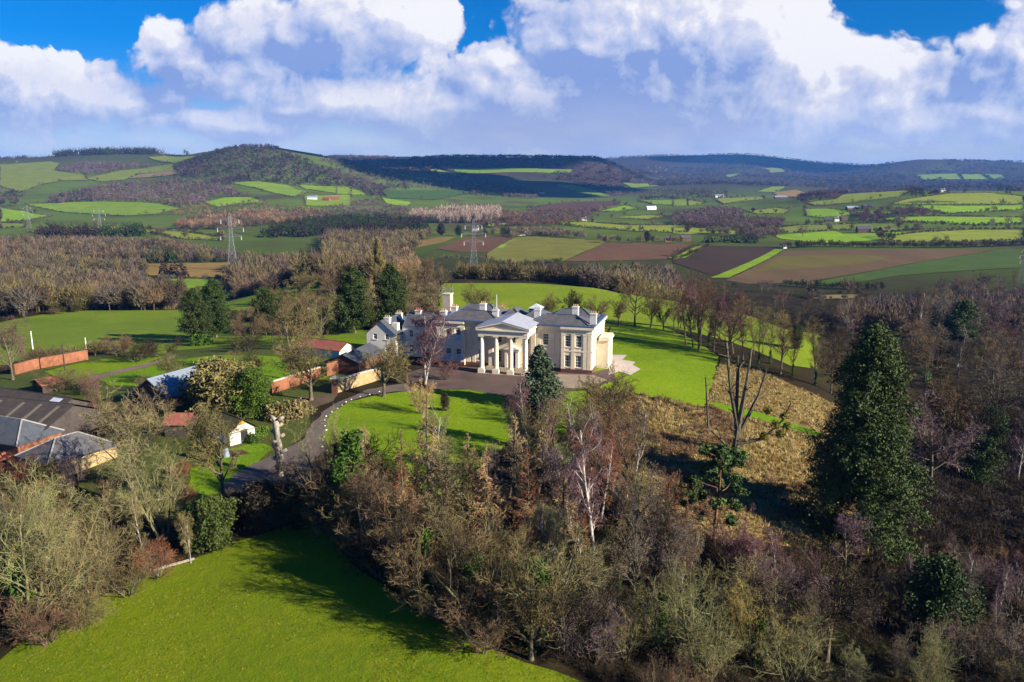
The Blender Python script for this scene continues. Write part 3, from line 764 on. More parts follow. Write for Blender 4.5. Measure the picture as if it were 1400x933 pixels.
# evergreens
def conifer(seed, H, rmax, prof, nb, per, size, droop=.25, spread=.35, trunk_r=.4, updir=0, lob=1.0):
    rg = np.random.default_rng(seed); T = new_acc(rg)
    z = np.linspace(0, H*.96, 9); tp = np.zeros((1, 9, 3)); tp[0, :, 2] = z; tp[0, :, :2] = rg.normal(size=(9, 2))*.06; tp[0, 0, :2] = 0
    tube(tp, (trunk_r*(1-.9*z/H))[None], 7, T)
    t = rg.random(nb)**.9; zz = H*(.05+.95*t); a = rg.random(nb)*6.28
    lobe = 1+lob*(.20*np.sin(a*3+zz*.5+seed)+.15*np.sin(a*2-zz*.9+seed*2)+.12*np.sin(zz*2.1+a))
    L = rmax*np.interp(t, *zip(*prof))*lobe*(.75+.35*rg.random(nb))
    pts = []; outs = []
    for s in np.linspace(.25, 1, 7):
        r = L*s; p = np.stack([np.cos(a)*r, np.sin(a)*r, zz-droop*r*s+updir*r], 1)
        p += rg.normal(size=p.shape)*.12; pts.append(p); outs.append(np.stack([np.cos(a)*.8, np.sin(a)*.8, np.full(nb, -.3+updir)], 1))
    P_ = np.vstack(pts); O = np.vstack(outs)
    keep = rg.random(len(P_)) < .9
    v, f = leaves_at(P_[keep], per, size, spread, rg, out=O[keep])
    # boughs
    bp = np.stack([np.stack([0*zz, 0*zz, zz], 1), np.stack([np.cos(a)*L*.5, np.sin(a)*L*.5, zz-droop*L*.25], 1), np.stack([np.cos(a)*L*.95, np.sin(a)*L*.95, zz-droop*L*.9+updir*L*.9], 1)], 1)
    tube(bp[::3], np.tile([.09, .05, .02], (len(bp[::3]), 1)), 3, T)
    return T, (v, f)
def redwood(seed, H=27):
    rg = np.random.default_rng(seed); T = new_acc(rg)
    z = np.linspace(0, H*.97, 9); tp = np.zeros((1, 9, 3)); tp[0, :, 2] = z; tube(tp, (.75*(1-.9*z/H))[None], 7, T)
    nb = 170; t = np.sort(rg.random(nb))**.92; t = .03+.97*t; a = np.arange(nb)*2.4+rg.normal(size=nb)*.35
    prof = np.interp(t, [0, .06, .2, .36, .52, .70, .84, .95, 1], [.90, 1, .92, .74, .60, .48, .40, .28, .10])
    L = 9.0*prof*(.50+.68*rg.random(nb))*(1+.16*np.sin(a*2+seed)); zz = H*t
    bp = []; P_ = []; O = []
    for q in range(nb):
        n = max(5, int(L[q]*2.6)); s_ = (np.arange(n)+rg.random(n))/n; s_ = .18+.82*s_
        dz = .12*L[q]*np.sin(s_*3.1)-.34*L[q]*s_**2
        c = np.stack([np.cos(a[q])*L[q]*s_, np.sin(a[q])*L[q]*s_, zz[q]+dz], 1)
        k = 6; rr_ = (.30+.75*np.sin(np.clip(s_*1.05, 0, 1)*np.pi*.8))[:, None, None]
        cc = c[:, None]+rg.normal(size=(n, k, 3))*rr_*[.62, .62, .42]+[0, 0, -.15]
        P_.append(cc.reshape(-1, 3)); O.append(np.repeat(np.tile([[np.cos(a[q])*.5, np.sin(a[q])*.5, -.55]], (n, 1)), k, 0))
        bp.append([[0, 0, zz[q]], [np.cos(a[q])*L[q]*.5, np.sin(a[q])*L[q]*.5, zz[q]+.03*L[q]], list(c[-1])])
    tube(np.array(bp), np.tile([.11, .06, .02], (nb, 1)), 3, T)
    P_ = np.vstack(P_); O = np.vstack(O)
    v, f = leaves_at(P_, 11, .27, .20, rg, out=O)
    return T, (v, f)
store('redwood', 'bark', *redwood(5), 27, 'leaf')
store('cypress', 'bark', *conifer(6, 15, 4.2, [(0, .75), (.1, .95), (.35, 1), (.6, .8), (.8, .55), (1, .08)], 300, 14, .36, droop=-.1, spread=.32, updir=.25), 15, 'leaf')
store('yew', 'bark', *conifer(7, 9, 3.4, [(0, .8), (.2, 1), (.5, 1), (.75, .75), (.92, .5), (1, .15)], 240, 12, .30, droop=-.1, spread=.3, updir=.2), 9, 'leaf')
store('spruce', 'bark', *conifer(8, 11, 4.0, [(0, 1), (.15, .95), (.5, .6), (.8, .3), (1, .03)], 300, 6, .45, droop=.15, spread=.22), 11, 'leaf')
store('holm', 'bark', *conifer(9, 9, 5.2, [(0, .6), (.2, .9), (.45, 1), (.7, .9), (.9, .6), (1, .25)], 340, 8, .5, droop=-.05, spread=.4, updir=.1), 9, 'leaf')
def ball_bush(seed, n=150, per=10, size=.3):
    rg = np.random.default_rng(seed); d = unit(rg.normal(size=(n, 3))); d[:, 2] = np.abs(d[:, 2])*.9
    r = (.65+.4*rg.random((n, 1)))*(1+.2*np.sin(d[:, :1]*4+seed)+.2*np.cos(d[:, 1:2]*5))
    P_ = d*r*[1.5, 1.5, 1.5]+[0, 0, .1]
    v, f = leaves_at(P_, per, size, .18, rg); T = new_acc(rg)
    st = np.zeros((7, 3, 3)); st[:, 1] = P_[:7]*.5; st[:, 2] = P_[:7]*.95; tube(st, np.tile([.06, .04, .015], (7, 1)), 3, T)
    return T, (v, f)
for q in range(2): store(f'bush{q}', 'bark', *ball_bush(80+q), 2, 'leaf')
def scots(seed):
    rg = np.random.default_rng(seed); T = new_acc(rg); H = 13
    z = np.linspace(0, H, 9); tp = np.zeros((1, 9, 3)); tp[0, :, 2] = z; tp[0, :, 0] = .3*np.sin(z*.4); tp[0, :, 1] = .2*np.cos(z*.5)-.2
    tube(tp, (.24*(1-.75*z/H))[None], 7, T)
    cl = []; bp = []
    for q in range(21):
        t = (.32+.68*rg.random()) if q > 6 else (.9+.1*rg.random()); a = rg.random()*6.28; zz = H*t
        L = (3.9*(1-.55*t)+.5)*(.6+.6*rg.random()); e = np.array([math.cos(a)*L, math.sin(a)*L, zz+.25*L+rg.normal()*.3])
        bp.append([[0, 0, zz-.3], [e[0]*.5, e[1]*.5, zz], e*[.9, .9, 1]]); cl.append((e, .55+.5*rg.random()))
        if rg.random() < .4: cl.append((e*[.6, .6, 1]+[0, 0, .3], .5))
    tube(np.array(bp), np.tile([.08, .06, .03], (len(bp), 1)), 4, T)
    P_ = np.vstack([c+unit(rg.normal(size=(34, 3)))*r*[1.0, 1.0, .60]*rg.random((34, 1))**.4+rg.normal(size=(34, 3))*.10 for c, r in cl])
    v, f = leaves_at(P_, 8, .36, .16, rg)
    return T, (v, f)
for q in range(2): store(f'scots{q}', 'pine_bark', *scots(90+q), 13, 'leaf')
# ivy sleeve for trunks
def ivy_sleeve(seed, H, r, n):
    rg = np.random.default_rng(seed); t = rg.random(n); a = rg.random(n)*6.28; rr_ = r*(.5+.7*rg.random(n))*(1-.45*t)*(1+.4*np.sin(t*14+a))
    return leaves_at(np.stack([np.cos(a)*rr_, np.sin(a)*rr_, t*H], 1), 3, .3, .12, rg)
IVY = {}
for q in range(2):
    v, f = ivy_sleeve(95+q, 1.0, .085, 700)
    v = v.copy(); IVY[q] = None
def ivy_mesh(seed):
    v, f = ivy_sleeve(seed, 8, .9, 750); return np_mesh('ivy', v, [f], M['leaf'])
IVYM = [ivy_mesh(95), ivy_mesh(96)]

# twig and leaf colours; the dark twig tone is deepened for wood shade
TW = dict(brown=(.150, .098, .055), olive=(.175, .145, .062), lichen=(.205, .190, .085), purple=(.165, .085, .084), mauve=(.175, .118, .118), tan=(.47, .31, .15), grey=(.150, .120, .092), dark=(.040, .030, .020), rust=(.24, .105, .055), yellow=(.27, .235, .065))
LF = dict(redwood=(.043, .066, .015), cypress=(.036, .058, .012), yew=(.032, .056, .012), spruce=(.075, .122, .070), laurel=(.065, .125, .012), olive=(.075, .088, .020), pine=(.060, .098, .024), dark=(.026, .044, .012), ivy=(.050, .105, .012), gold=(.15, .16, .018))
NTREE = [0]
def tree(proto, base, h, color, label, cat='tree', group=None, name=None, wide=1.0, ivy=0, rz=None, bark=None, crown_name='crown'):
    p = PROTO[proto]; s = h/p['H']
    nm = name or {'oak': 'bare_tree', 'lichen': 'lichen_tree', 'tall': 'tall_bare_tree', 'birch': 'birch_tree', 'larch': 'larch_tree', 'scrub': 'bare_shrub', 'parkland': 'parkland_tree', 'redwood': 'giant_conifer', 'cypress': 'cypress_tree', 'yew': 'yew_tree', 'spruce': 'blue_spruce', 'holm': 'evergreen_tree', 'bush': 'evergreen_bush', 'scots': 'pine_tree'}[proto.rstrip('0123456789')]
    rg = random.Random(int(base[0]*31+base[1]*17+NTREE[0])); NTREE[0] += 1
    t = thing(nm, label, cat, (base[0], base[1], base[2]-.05), rz if rz is not None else rg.random()*6.28, group)
    t.scale = (s*wide, s*wide, s)
    if p['trunk']:
        a = mobj('trunk', p['trunk'], t)
    c = mobj(crown_name, p['crown'], t)
    col = TW.get(color) or LF.get(color) or color
    j = .85+.3*rg.random(); c.color = (*[x*j*(.93+.14*rg.random()) for x in col], 1)
    if ivy:
        iv = mobj('ivy', IVYM[rg.randrange(2)], t); iv.color = (*LF['ivy'], 1); iv.scale = (ivy, ivy, ivy*1.05)
    return t
def upright(p, px, row, top):
    u = float(ray_u(px, (row_k(row)*1.0+row_k(top))/2)); return Vector((u*p.y, p.y, gz(u*p.y, p.y)))
def T_(proto, px, row, top, color, label, **kw):
    """tree whose foot stands on the ground seen at (px,row) and whose top reaches picture row top"""
    p = upright(at(px, row), px, row, top); h = z_at_row(p.y, top)-p.z
    return tree(proto, p, h, color, label, **kw)
def TY(proto, px, Y, top, color, label, **kw):
    p = at_y(px, Y); h = z_at_row(Y, top)-p.z
    return tree(proto, p, h, color, label, **kw)
# ------------------------------------------------------------------ trees one can tell apart
HAND = []   # ground positions kept clear of the fill
def put(*a, **k):
    o = T_(*a, **k); HAND.append((o.location.x, o.location.y, 5.5 if a[0][:5] == 'larch' else 3.2)); return o
# the wood in front of the lawn
put('larch0', 588, 728, 543, 'tan', 'tallest tan larch at the lawn edge, between lawn and front field')
put('larch1', 702, 722, 566, 'tan', 'tan larch with pale trunk, left of a pair before the blue spruce')
put('larch0', 745, 728, 582, 'tan', 'rusty tan larch, right of a pair before the blue spruce')
put('larch1', 640, 700, 590, 'tan', 'thin tan larch beside the tallest tan larch')
put('larch1', 552, 712, 585, 'tan', 'tan larch on the left flank of the tallest larch', wide=.9)
put('larch0', 612, 742, 578, 'lichen', 'olive-tan larch close behind the right side of the tallest larch', wide=.9)
put('larch1', 668, 738, 600, 'tan', 'slim tan larch midway between the tallest larch and the pair', wide=.85)
put('larch0', 722, 744, 604, 'rust', 'low russet larch between the two larches of the pair', wide=.85)
put('larch1', 772, 752, 630, 'tan', 'small tan larch beside the twin-stemmed mauve birch', wide=.85)
put('larch0', 855, 735, 640, 'rust', 'small russet larch at the edge of the tussock grass', wide=.85)
put('birch0', 815, 768, 560, 'mauve', 'tall white-stemmed birch in the middle of the front wood')
put('birch1', 783, 742, 598, 'mauve', 'twin-stemmed birch with mauve twigs left of the tall white birch')
put('birch0', 722, 612, 512, 'purple', 'purple-twigged birch in front of the blue spruce')
put('birch1', 748, 618, 530, 'purple', 'wide purple birch right below the blue spruce')
put('birch1', 705, 605, 530, 'purple', 'low purple birch at the forecourt edge left of the spruce')
put('birch0', 860, 690, 588, 'rust', 'rusty birch at the edge of the tussock grass')
put('birch1', 838, 672, 566, 'purple', 'slim purple birch between lawn strip and tussock grass')
put('birch0', 800, 660, 552, 'purple', 'purple birch at the foot of the lawn strip')
put('parkland0', 838, 600, 497, 'olive', 'spreading olive bare tree beside the forecourt right of the mansion')
put('tall0', 560, 700, 592, 'olive', 'olive bare tree left of the tallest tan larch')
put('tall1', 610, 715, 600, 'olive', 'dark-stemmed bare tree right of the tallest tan larch')
put('tall2', 645, 735, 612, 'olive', 'bare tree with forked dark trunk in the middle of the lawn edge')
put('tall0', 668, 720, 598, 'grey', 'grey bare tree just left of the tan larch pair')
put('lichen0', 735, 880, 712, 'lichen', 'broad yellow-green lichen tree with ivy, front of the wood', ivy=.9, wide=1.25)
put('lichen1', 790, 860, 740, 'lichen', 'yellow-green lichen tree right of the broad ivy one', ivy=.6)
put('lichen2', 690, 850, 742, 'yellow', 'leaning yellow lichen tree at the dark field edge', wide=1.15)
put('lichen0', 958, 905, 752, 'lichen', 'wide lichen tree right of the middle of the front wood', wide=1.2)
put('lichen1', 1040, 915, 790, 'yellow', 'pale yellow lichen tree left of the dark spreading tree', ivy=.7)
put('lichen2', 905, 890, 772, 'lichen', 'small lichen tree with ivied base', ivy=.8)
put('oak0', 1137, 905, 715, 'dark', 'dark spreading bare tree with stout black trunk at bottom right')
put('tall1', 870, 862, 640, 'grey', 'tall grey bare tree with ivied trunk in the front wood', ivy=.45)
put('tall2', 892, 850, 655, 'dark', 'dark slender tree beside the ivied grey one')
put('tall0', 930, 870, 690, 'grey', 'grey bare tree in front of the orange-barked pine')
put('lichen2', 545, 800, 700, 'lichen', 'small yellow-stemmed tree standing in the shade at the field edge', wide=.8)
put('scrub0', 600, 850, 770, 'olive', 'brown bushy tree overhanging the dark field edge', wide=1.2)
put('scrub1', 660, 890, 800, 'brown', 'brown bush at the lowest part of the dark field edge', wide=1.3)
put('scrub0', 520, 790, 718, 'dark', 'dark bush by the narrow top of the front field', wide=1.3)
# evergreens
put('redwood', 1186, 748, 436, 'redwood', 'huge dark green conifer standing right of the tussock grass', name='giant_conifer', rz=.6)
put('scots0', 980, 752, 606, 'pine', 'orange-barked pine with blue-green tufts on the tussock grass', wide=1.1, rz=2.1)
put('scots1', 940, 742, 655, 'pine', 'small pine beside the taller orange-barked pine', wide=1.0)
put('spruce', 737, 556, 470, 'spruce', 'blue-green spruce before the portico', wide=1.2)
put('yew', 1283, 880, 758, 'yew', 'dark yew among purple scrub at bottom right', wide=1.0)
put('cypress', 266, 468, 392, 'cypress', 'left of the two touching dark cypresses beyond the garden')
put('cypress', 293, 462, 379, 'cypress', 'right and taller of the two touching dark cypresses beyond the garden')
put('yew', 363, 452, 391, 'cypress', 'single narrow dark cypress beside the white telegraph post', wide=.85)
put('cypress', 483, 456, 361, 'cypress', 'great dark yew behind the service wing', wide=1.1)
put('cypress', 534, 450, 357, 'cypress', 'dark yew nearest the mansion chimneys', wide=.95)
put('yew', 450, 458, 420, 'yew', 'low wide yew left of the great dark yew', wide=1.3)
put('yew', 410, 455, 415, 'yew', 'low dark yew behind the brown bare tree by the drive', wide=1.2)
put('holm', 300, 566, 486, 'olive', 'broad olive evergreen between grey barn and white shed', wide=1.05)
put('yew', 344, 572, 500, 'laurel', 'bright green laurel tree beside the olive evergreen', wide=1.05)
put('yew', 282, 560, 505, 'dark', 'dark evergreen against the blue-grey barn roof')
put('bush0', 388, 573, 545, 'olive', 'grey-green round bush behind the bleached stump', wide=.9)
put('bush1', 413, 566, 546, 'olive', 'olive bush at the inside of the drive bend')
put('bush0', 345, 604, 590, 'laurel', 'small bright green bush in front of the white shed')
put('bush1', 352, 596, 580, 'laurel', 'clipped green bush behind the small bright one')
put('holm', 288, 752, 676, (.058, .085, .018), 'glossy evergreen bush at the left end of the fallen rail', wide=.8)
put('holm', 362, 722, 655, 'dark', 'dark evergreen mass below the bleached stump', wide=1.0)
put('holm', 412, 720, 664, 'yew', 'dark rhododendron mound at the top of the front field', wide=1.1)
put('holm', 325, 718, 672, 'dark', 'dark evergreen beside the round-crowned tree', wide=.8)
put('bush0', 275, 472, 456, 'laurel', 'round mid-green bush at the foot of the two cypresses')
put('yew', 608, 562, 536, 'dark', 'tiny dark conifer on the lawn', name='young_conifer', wide=.7)
put('cypress', 1318, 470, 408, 'pine', 'flat-topped dark cedar in the right-hand wood', wide=1.5)
put('oak1', 1310, 640, 508, 'dark', 'bare tree hung with mistletoe balls, right of the huge conifer')
put('yew', 1090, 478, 442, 'yew', 'dark evergreen stump of ivy at the meadow edge', wide=.7, name='ivied_tree')
put('cypress', 517, 402, 322, 'olive', 'tall ivy-clad spire rising above the brown trees', wide=.42, name='ivied_tree')
# parkland trees
put('parkland1', 423, 548, 458, 'olive', 'spreading bare tree in the brown bed by the drive', wide=1.12)
put('parkland0', 523, 543, 452, 'olive', 'round olive bare tree on the lawn before the service wing', wide=1.0)
put('birch1', 578, 526, 421, 'purple', 'white twin-stemmed birch with purple twigs against the mansion', wide=1.4, rz=1.3)
put('scrub1', 574, 566, 510, 'tan', 'small pale tan tree on the front lawn', wide=.7)
put('scrub0', 545, 524, 500, 'olive', 'bare shrub under the white twin-stemmed birch', wide=1.3)
put('scrub1', 612, 520, 487, 'purple', 'dark purple shrub against the left front of the mansion', wide=.9)
put('parkland1', 300, 690, 542, 'olive', 'round-crowned bare tree on the yard grass', wide=.72)
put('oak2', 172, 690, 512, 'lichen', 'big many-limbed tree among the farm roofs', wide=1.1)
put('lichen0', 220, 745, 592, 'lichen', 'pale green lichen tree below the farm roofs', wide=.95)
put('birch0', 195, 780, 668, 'olive', 'thin sapling in the rough left hedge', wide=.8)
put('birch1', 258, 770, 690, 'olive', 'thin pale sapling above the fallen rail', wide=.7)
put('lichen1', 440, 680, 552, 'lichen', 'thin pale tree on the inside edge of the drive', wide=.75)
put('lichen2', 462, 690, 585, 'yellow', 'pale plumed bush with ivied foot beside the lawn', ivy=1.0, wide=.8)
put('lichen0', 22, 868, 640, 'lichen', 'large pale lichen tree in the left corner with green ivied foot', wide=1.05, ivy=.7)
put('lichen1', 78, 842, 662, 'lichen', 'pale lichen tree second from the left corner', wide=1.0)
put('lichen2', 118, 815, 678, 'lichen', 'spreading lichen tree beside the rough left hedge', wide=1.0)
put('lichen0', 48, 780, 650, 'lichen', 'lichen tree behind the left corner pair')
put('lichen1', 150, 800, 692, 'olive', 'narrow twiggy tree at the edge of the front field', wide=.8)
put('lichen2', 8, 800, 655, 'olive', 'twiggy tree cut by the left picture edge')
put('scrub0', 215, 790, 735, 'rust', 'reddish bramble bush above the front field', wide=1.2)
put('scrub1', 172, 815, 750, 'olive', 'tangled olive bush in the rough left hedge', wide=1.3)
put('scrub0', 105, 858, 790, 'olive', 'low tangled bush at the front of the left hedge', wide=1.3)
put('scrub1', 60, 880, 800, 'brown', 'brown bush nearest the front field corner', wide=1.3)
put('oak0', 12, 520, 428, 'purple', 'purple-brown bare tree at the left end of the brick wall', wide=.9)
put('scrub1', 80, 535, 500, 'olive', 'olive thicket behind the red lean-to', wide=1.5)
put('scrub0', 110, 532, 500, 'olive', 'ivied thicket between garden and long barn', wide=1.3)
put('parkland0', 240, 525, 478, 'olive', 'low orchard tree in the walled garden', wide=1.3)
put('parkland1', 345, 515, 482, 'olive', 'orchard tree near the right garden wall', wide=1.3)
put('scrub1', 185, 495, 462, 'dark', 'dark scrub along the far edge of the walled garden', wide=1.8)
put('scrub0', 220, 488, 458, 'dark', 'blackish hedge bush left of the two cypresses', wide=1.8)
put('scrub0', 160, 487, 452, 'brown', 'brown bush by the end of the garden wall', wide=1.1)
put('scrub1', 335, 480, 455, 'dark', 'dark thicket under the narrow cypress', wide=2.0)
# behind the mansion, on the meadow
for k_, (px, row, top, c, lab) in enumerate([(655,440,383,'olive','bare tree behind the tallest roof of the mansion'),(690,446,412,'tan','small tan tree on the meadow behind the flagpole'),(744,445,398,'olive','small bare tree left of three on the meadow behind the roofs'),(778,446,394,'dark','round dark tree in the middle of three on the meadow'),(815,447,400,'olive','small bare tree right of three on the meadow behind the roofs'),(846,447,408,'brown','low bushy tree beside the far end of the mansion'),(869,447,362,'olive','tallest single tree on the lawn edge right of the mansion'),(891,449,396,'olive','slim bare tree right of the tallest lawn-edge tree'),(908,452,412,'dark','smallest tree in the lawn-edge row')]):
    put('oak1' if k_ == 6 else f'parkland{k_ % 2}', px, row, top, c, lab, wide=.95)
for k_, (px, row, top, c, lab) in enumerate([(940,472,378,'purple','left tree of the tall purple-brown clump at the lawn edge'),(958,480,368,'purple','tallest tree of the purple-brown clump at the lawn edge'),(978,482,384,'brown','brown tree in the middle of the lawn-edge clump'),(998,486,395,'brown','tall brown tree toward the right of the lawn-edge clump'),(1018,492,405,'olive','olive tree at the right end of the lawn-edge clump'),(1040,498,412,'olive','ivied tree beyond the lawn-edge clump'),(1070,512,424,'olive','slender clear-stemmed tree on the rough slope'),(1118,528,432,'olive','bare tree just left of the huge conifer'),(1140,540,440,'dark','dark bare tree touching the huge conifer')]):
    put(f'tall{k_ % 3}', px, row, top, c, lab, wide=1.05, ivy=.5 if k_ in (5, 7) else 0)
put('oak2', 330, 512, 470, 'olive', 'tangled fruit tree in the middle of the walled garden', wide=1.3)
put('oak0', 396, 520, 402, 'olive', 'tall brown bare tree behind the tree by the drive', wide=.9)
put('oak1', 440, 482, 398, 'olive', 'bare tree with white trunk before the great dark yew', wide=.8)

# dead tree with mistletoe, and the bleached stump
def dead_tree():
    p = at(1003, 632); h = z_at_row(p.y, 470)-p.z
    t = thing('dead_tree', 'dead many-stemmed tree with green mistletoe on a low limb', 'tree', (p.x, p.y, p.z-.05)); rg = random.Random(5)
    m = MB(); s = h
    limbs = [((0,0,0),(.02,0,.30),.035),((.02,0,.30),(-.05,.03,.62),.024),((-.05,.03,.62),(-.10,.05,1.0),.014),((.02,0,.30),(.06,-.02,.66),.022),((.06,-.02,.66),(.09,0,.96),.012),((.02,0,.22),(.17,.02,.55),.018),((.17,.02,.55),(.22,0,.78),.010),((.0,0,.34),(0,.04,.9),.016),((.01,0,.16),(.22,-.04,.22),.018),((.22,-.04,.22),(.36,-.06,.38),.012),((.36,-.06,.38),(.42,-.05,.52),.007),((-.02,0,.1),(-.22,.02,.3),.012),((-.22,.02,.3),(-.26,.02,.72),.009)]
    for a, b, r in limbs:
        m.bar(Vector(a)*s, Vector(b)*s, r*s, r*s*.72, 7)
        for q in range(5):
            u_ = rg.uniform(.3, 1); c = Vector(a).lerp(Vector(b), u_)
            d = Vector((rg.uniform(-1,1), rg.uniform(-1,1), rg.uniform(.2,1.3)))*.07*rg.uniform(.5,1.6)
            m.bar(c*s, (c+d)*s, r*s*.3, r*s*.1, 4)
    m.build('trunk', M['bark'], t)
    g = np.random.default_rng(3)
    for e in ((.22,-.04,.24),(.30,-.05,.34),(.37,-.06,.42),(.40,-.05,.33),(.24,-.05,.46),(.34,-.07,.27)):
        P_ = np.array(e)*s+unit(g.normal(size=(60, 3)))*.62*g.random((60, 1))**.4
        v, f = leaves_at(P_, 6, .3, .1, g); o = mobj('mistletoe', np_mesh('mistletoe', v, [f], M['leaf']), t); o.color = (.15, .15, .02, 1)
    P_ = np.array([[0,0,.0]])+g.normal(size=(160,3))*[.5,.5,.9]+[0,0,1.2]
    v, f = leaves_at(P_, 5, .3, .1, g); o = mobj('ivy', np_mesh('ivy', v, [f], M['leaf']), t); o.color = (*LF['ivy'], 1)
    HAND.append((p.x, p.y, 3))
dead_tree()
def stump():
    p = at(383, 652); h = z_at_row(p.y, 572)-p.z
    t = thing('bleached_stump', 'tall bleached pollarded trunk with knobbly stubs beside the drive', 'tree trunk', (p.x, p.y, p.z-.05)); rg = random.Random(9)
    T = new_acc(np.random.default_rng(2)); S = 12
    pts = np.zeros((1, S, 3)); pts[0, :, 2] = np.linspace(0, h*.97, S); pts[0, :, 0] = [0,.02,-.05,.08,.02,-.1,.06,-.02,-.08,-.15,-.12,-.2]
    rad = np.array([[.62,.55,.66,.58,.70,.54,.62,.5,.56,.5,.55,.42]])*.82
    tube(pts, rad, 10, T); v, f = acc_arrays(T)
    v = v + (np.random.default_rng(4).normal(size=v.shape))*.06
    mobj('stem', np_mesh('dead_stem', v, [f], M['dead_wood'], smooth=True), t)
    for q, (z, a, L) in enumerate([(.18,.3,.9),(.30,3.2,.8),(.42,.1,.95),(.47,2.6,.9),(.56,5.0,.7),(.68,.2,.75),(.74,3.0,.7),(.86,.4,.6),(.98,2.7,.95),(.97,.3,.8),(.36,1.5,.8),(.6,4.2,.8)]):
        m = MB(); b = Vector((math.cos(a)*.2, math.sin(a)*.2, z*h)); e = b+Vector((math.cos(a)*L, math.sin(a)*L, .45))
        m.bar(b, e, .30, .22, 7); m.build('limb_stub', M['dead_wood'], t, True)
    HAND.append((p.x, p.y, 3))
stump()

# ------------------------------------------------------------------ trees of the woods, filled in at random but each its own
def fill(poly, n, protos, colors, hr, label, group, mind=3.5, wide=(.9, 1.2), seed=1, cat='tree', ivyp=0.0, world=None, hf=None):
    w_ = np.array(world if world else project(poly)); rg = random.Random(seed); placed = []; mn = w_.min(0); mx = w_.max(0); tries = 0; hp = np.array([(a, b) for a, b, _ in HAND]); hr_ = np.array([c for *_, c in HAND])
    while len(placed) < n and tries < n*60:
        tries += 1
        x = rg.uniform(mn[0], mx[0]); y = rg.uniform(mn[1], mx[1])
        if not inside(np.array([[x, y]]), w_)[0]: continue
        if placed and min((x-a)**2+(y-b)**2 for a, b in placed) < mind*mind: continue
        if (np.hypot(hp[:, 0]-x, hp[:, 1]-y) < hr_*.8).any(): continue
        placed.append((x, y))
        tree(rg.choice(protos), Vector((x, y, gz(x, y))), rg.uniform(*hr)*(hf(y) if hf else 1), rg.choice(colors), label, cat, group, wide=rg.uniform(*wide), ivy=rg.uniform(.4, .9) if rg.random() < ivyp else 0)
    return placed
fill([(470,712),(560,690),(650,690),(760,650),(860,640),(900,720),(905,790),(800,850),(700,850),(560,770)], 28, ['tall0','tall1','tall2','birch0','tall0','larch1','birch1'], ['olive','tan','brown','olive','rust','lichen'], (11, 17), 'bare twiggy tree in the mixed wood between lawn and front field', 'bare trees of the wood between lawn and front field', 3.2, seed=2, ivyp=.2, hf=lambda y: float(np.interp(y, [70, 78, 90, 98, 106], [.45, .58, .80, 1.0, .9])))
fill([(560,770),(700,840),(800,850),(1000,840),(1240,830),(1420,880),(1420,990),(900,990),(800,925),(680,882)], 27, ['lichen0','lichen1','lichen2','oak0','scrub0','scrub1','tall1'], ['lichen','olive','grey','brown','mauve','grey'], (5, 9), 'bare tree or tall scrub at the front of the lower right wood', 'trees along the front of the lower right wood', 2.9, seed=3, ivyp=.15)
fill([(880,745),(1060,755),(1180,775),(1300,770),(1420,800),(1420,900),(1240,850),(1000,850),(900,820)], 32, ['scrub0','scrub1','tall0','oak0','birch0','birch1'], ['mauve','grey','mauve','purple','brown'], (5, 9), 'mauve-grey bare thicket tree below the tussock grass', 'mauve thicket trees below the tussock grass', 2.8, seed=4)
fill([(1235,620),(1250,540),(1230,440),(1300,400),(1440,395),(1560,500),(1560,760),(1420,760),(1310,740),(1240,690)], 100, ['oak0','oak1','oak2','tall0','tall1','tall2','birch0'], ['grey','grey','brown','mauve','grey','olive','grey'], (12, 19), 'dark bare tree in the big right-hand wood', 'bare trees of the big right-hand wood', 4.9, seed=5, ivyp=.12)
fill([(1240,640),(1250,540),(1240,440),(1300,405),(1440,400),(1500,500),(1480,700),(1330,700)], 9, ['yew','cypress'], ['dark','yew','cypress'], (8, 14), 'dark evergreen among the bare trees of the right-hand wood', 'dark evergreens in the right-hand wood', 9, seed=16, wide=(.7, 1.1))
fill([(1120,520),(1100,462),(1060,440),(1000,425),(1010,398),(1100,395),(1300,400),(1240,440),(1240,520)], 34, ['oak0','oak1','oak2','tall0','tall1'], ['brown','grey','olive','mauve','grey'], (6.5, 10.5), 'bare tree on the slope between meadow and right-hand wood', 'bare trees on the slope right of the meadow', 5.0, seed=6)
fill([(1010,494),(1050,508),(1110,530),(1125,512),(1060,488),(1015,474)], 6, ['tall0','tall1','tall2'], ['brown','olive','grey'], (9, 14), 'slim bare tree on the rough bank below the meadow', 'slim trees on the bank below the meadow', 3.5, seed=15, ivyp=.2)
fill([(915,466),(945,478),(1000,492),(1012,478),(975,456),(922,446)], 15, ['tall0','tall1','tall2','oak1'], ['brown','purple','brown','olive','grey'], (9, 18), 'brown clear-stemmed tree in the belt along the lawn and meadow edge', 'trees of the belt between lawn and meadow', 2.6, seed=14, ivyp=.15)
fill([(395,470),(330,430),(440,395),(520,370),(600,392),(606,425),(540,445),(450,455)], 30, ['oak0','oak1','oak2','tall1','parkland0'], ['brown','olive','olive','tan','brown'], (11, 16), 'brown bare tree in the grove behind the service wing', 'brown bare trees of the grove behind the mansion', 5.0, seed=7)
fill([(0,720),(90,660),(160,690),(240,720),(280,745),(190,790),(60,850),(-60,900),(-90,780)], 16, ['lichen0','lichen1','scrub0','scrub1','birch1'], ['lichen','olive','olive','brown','mauve'], (3.5, 7), 'pale twiggy tree or bush in the rough hedge left of the front field', 'trees and bushes of the rough left hedge', 2.6, seed=8, ivyp=.2)
fill([(-60,660),(0,640),(100,660),(250,640),(330,670),(280,720),(150,690),(0,700)], 10, ['scrub0','scrub1','birch0'], ['rust','purple','olive','brown'], (3, 6), 'reddish bare bush between farm roofs and the left hedge', 'bushes below the farm roofs', 2.6, seed=9)
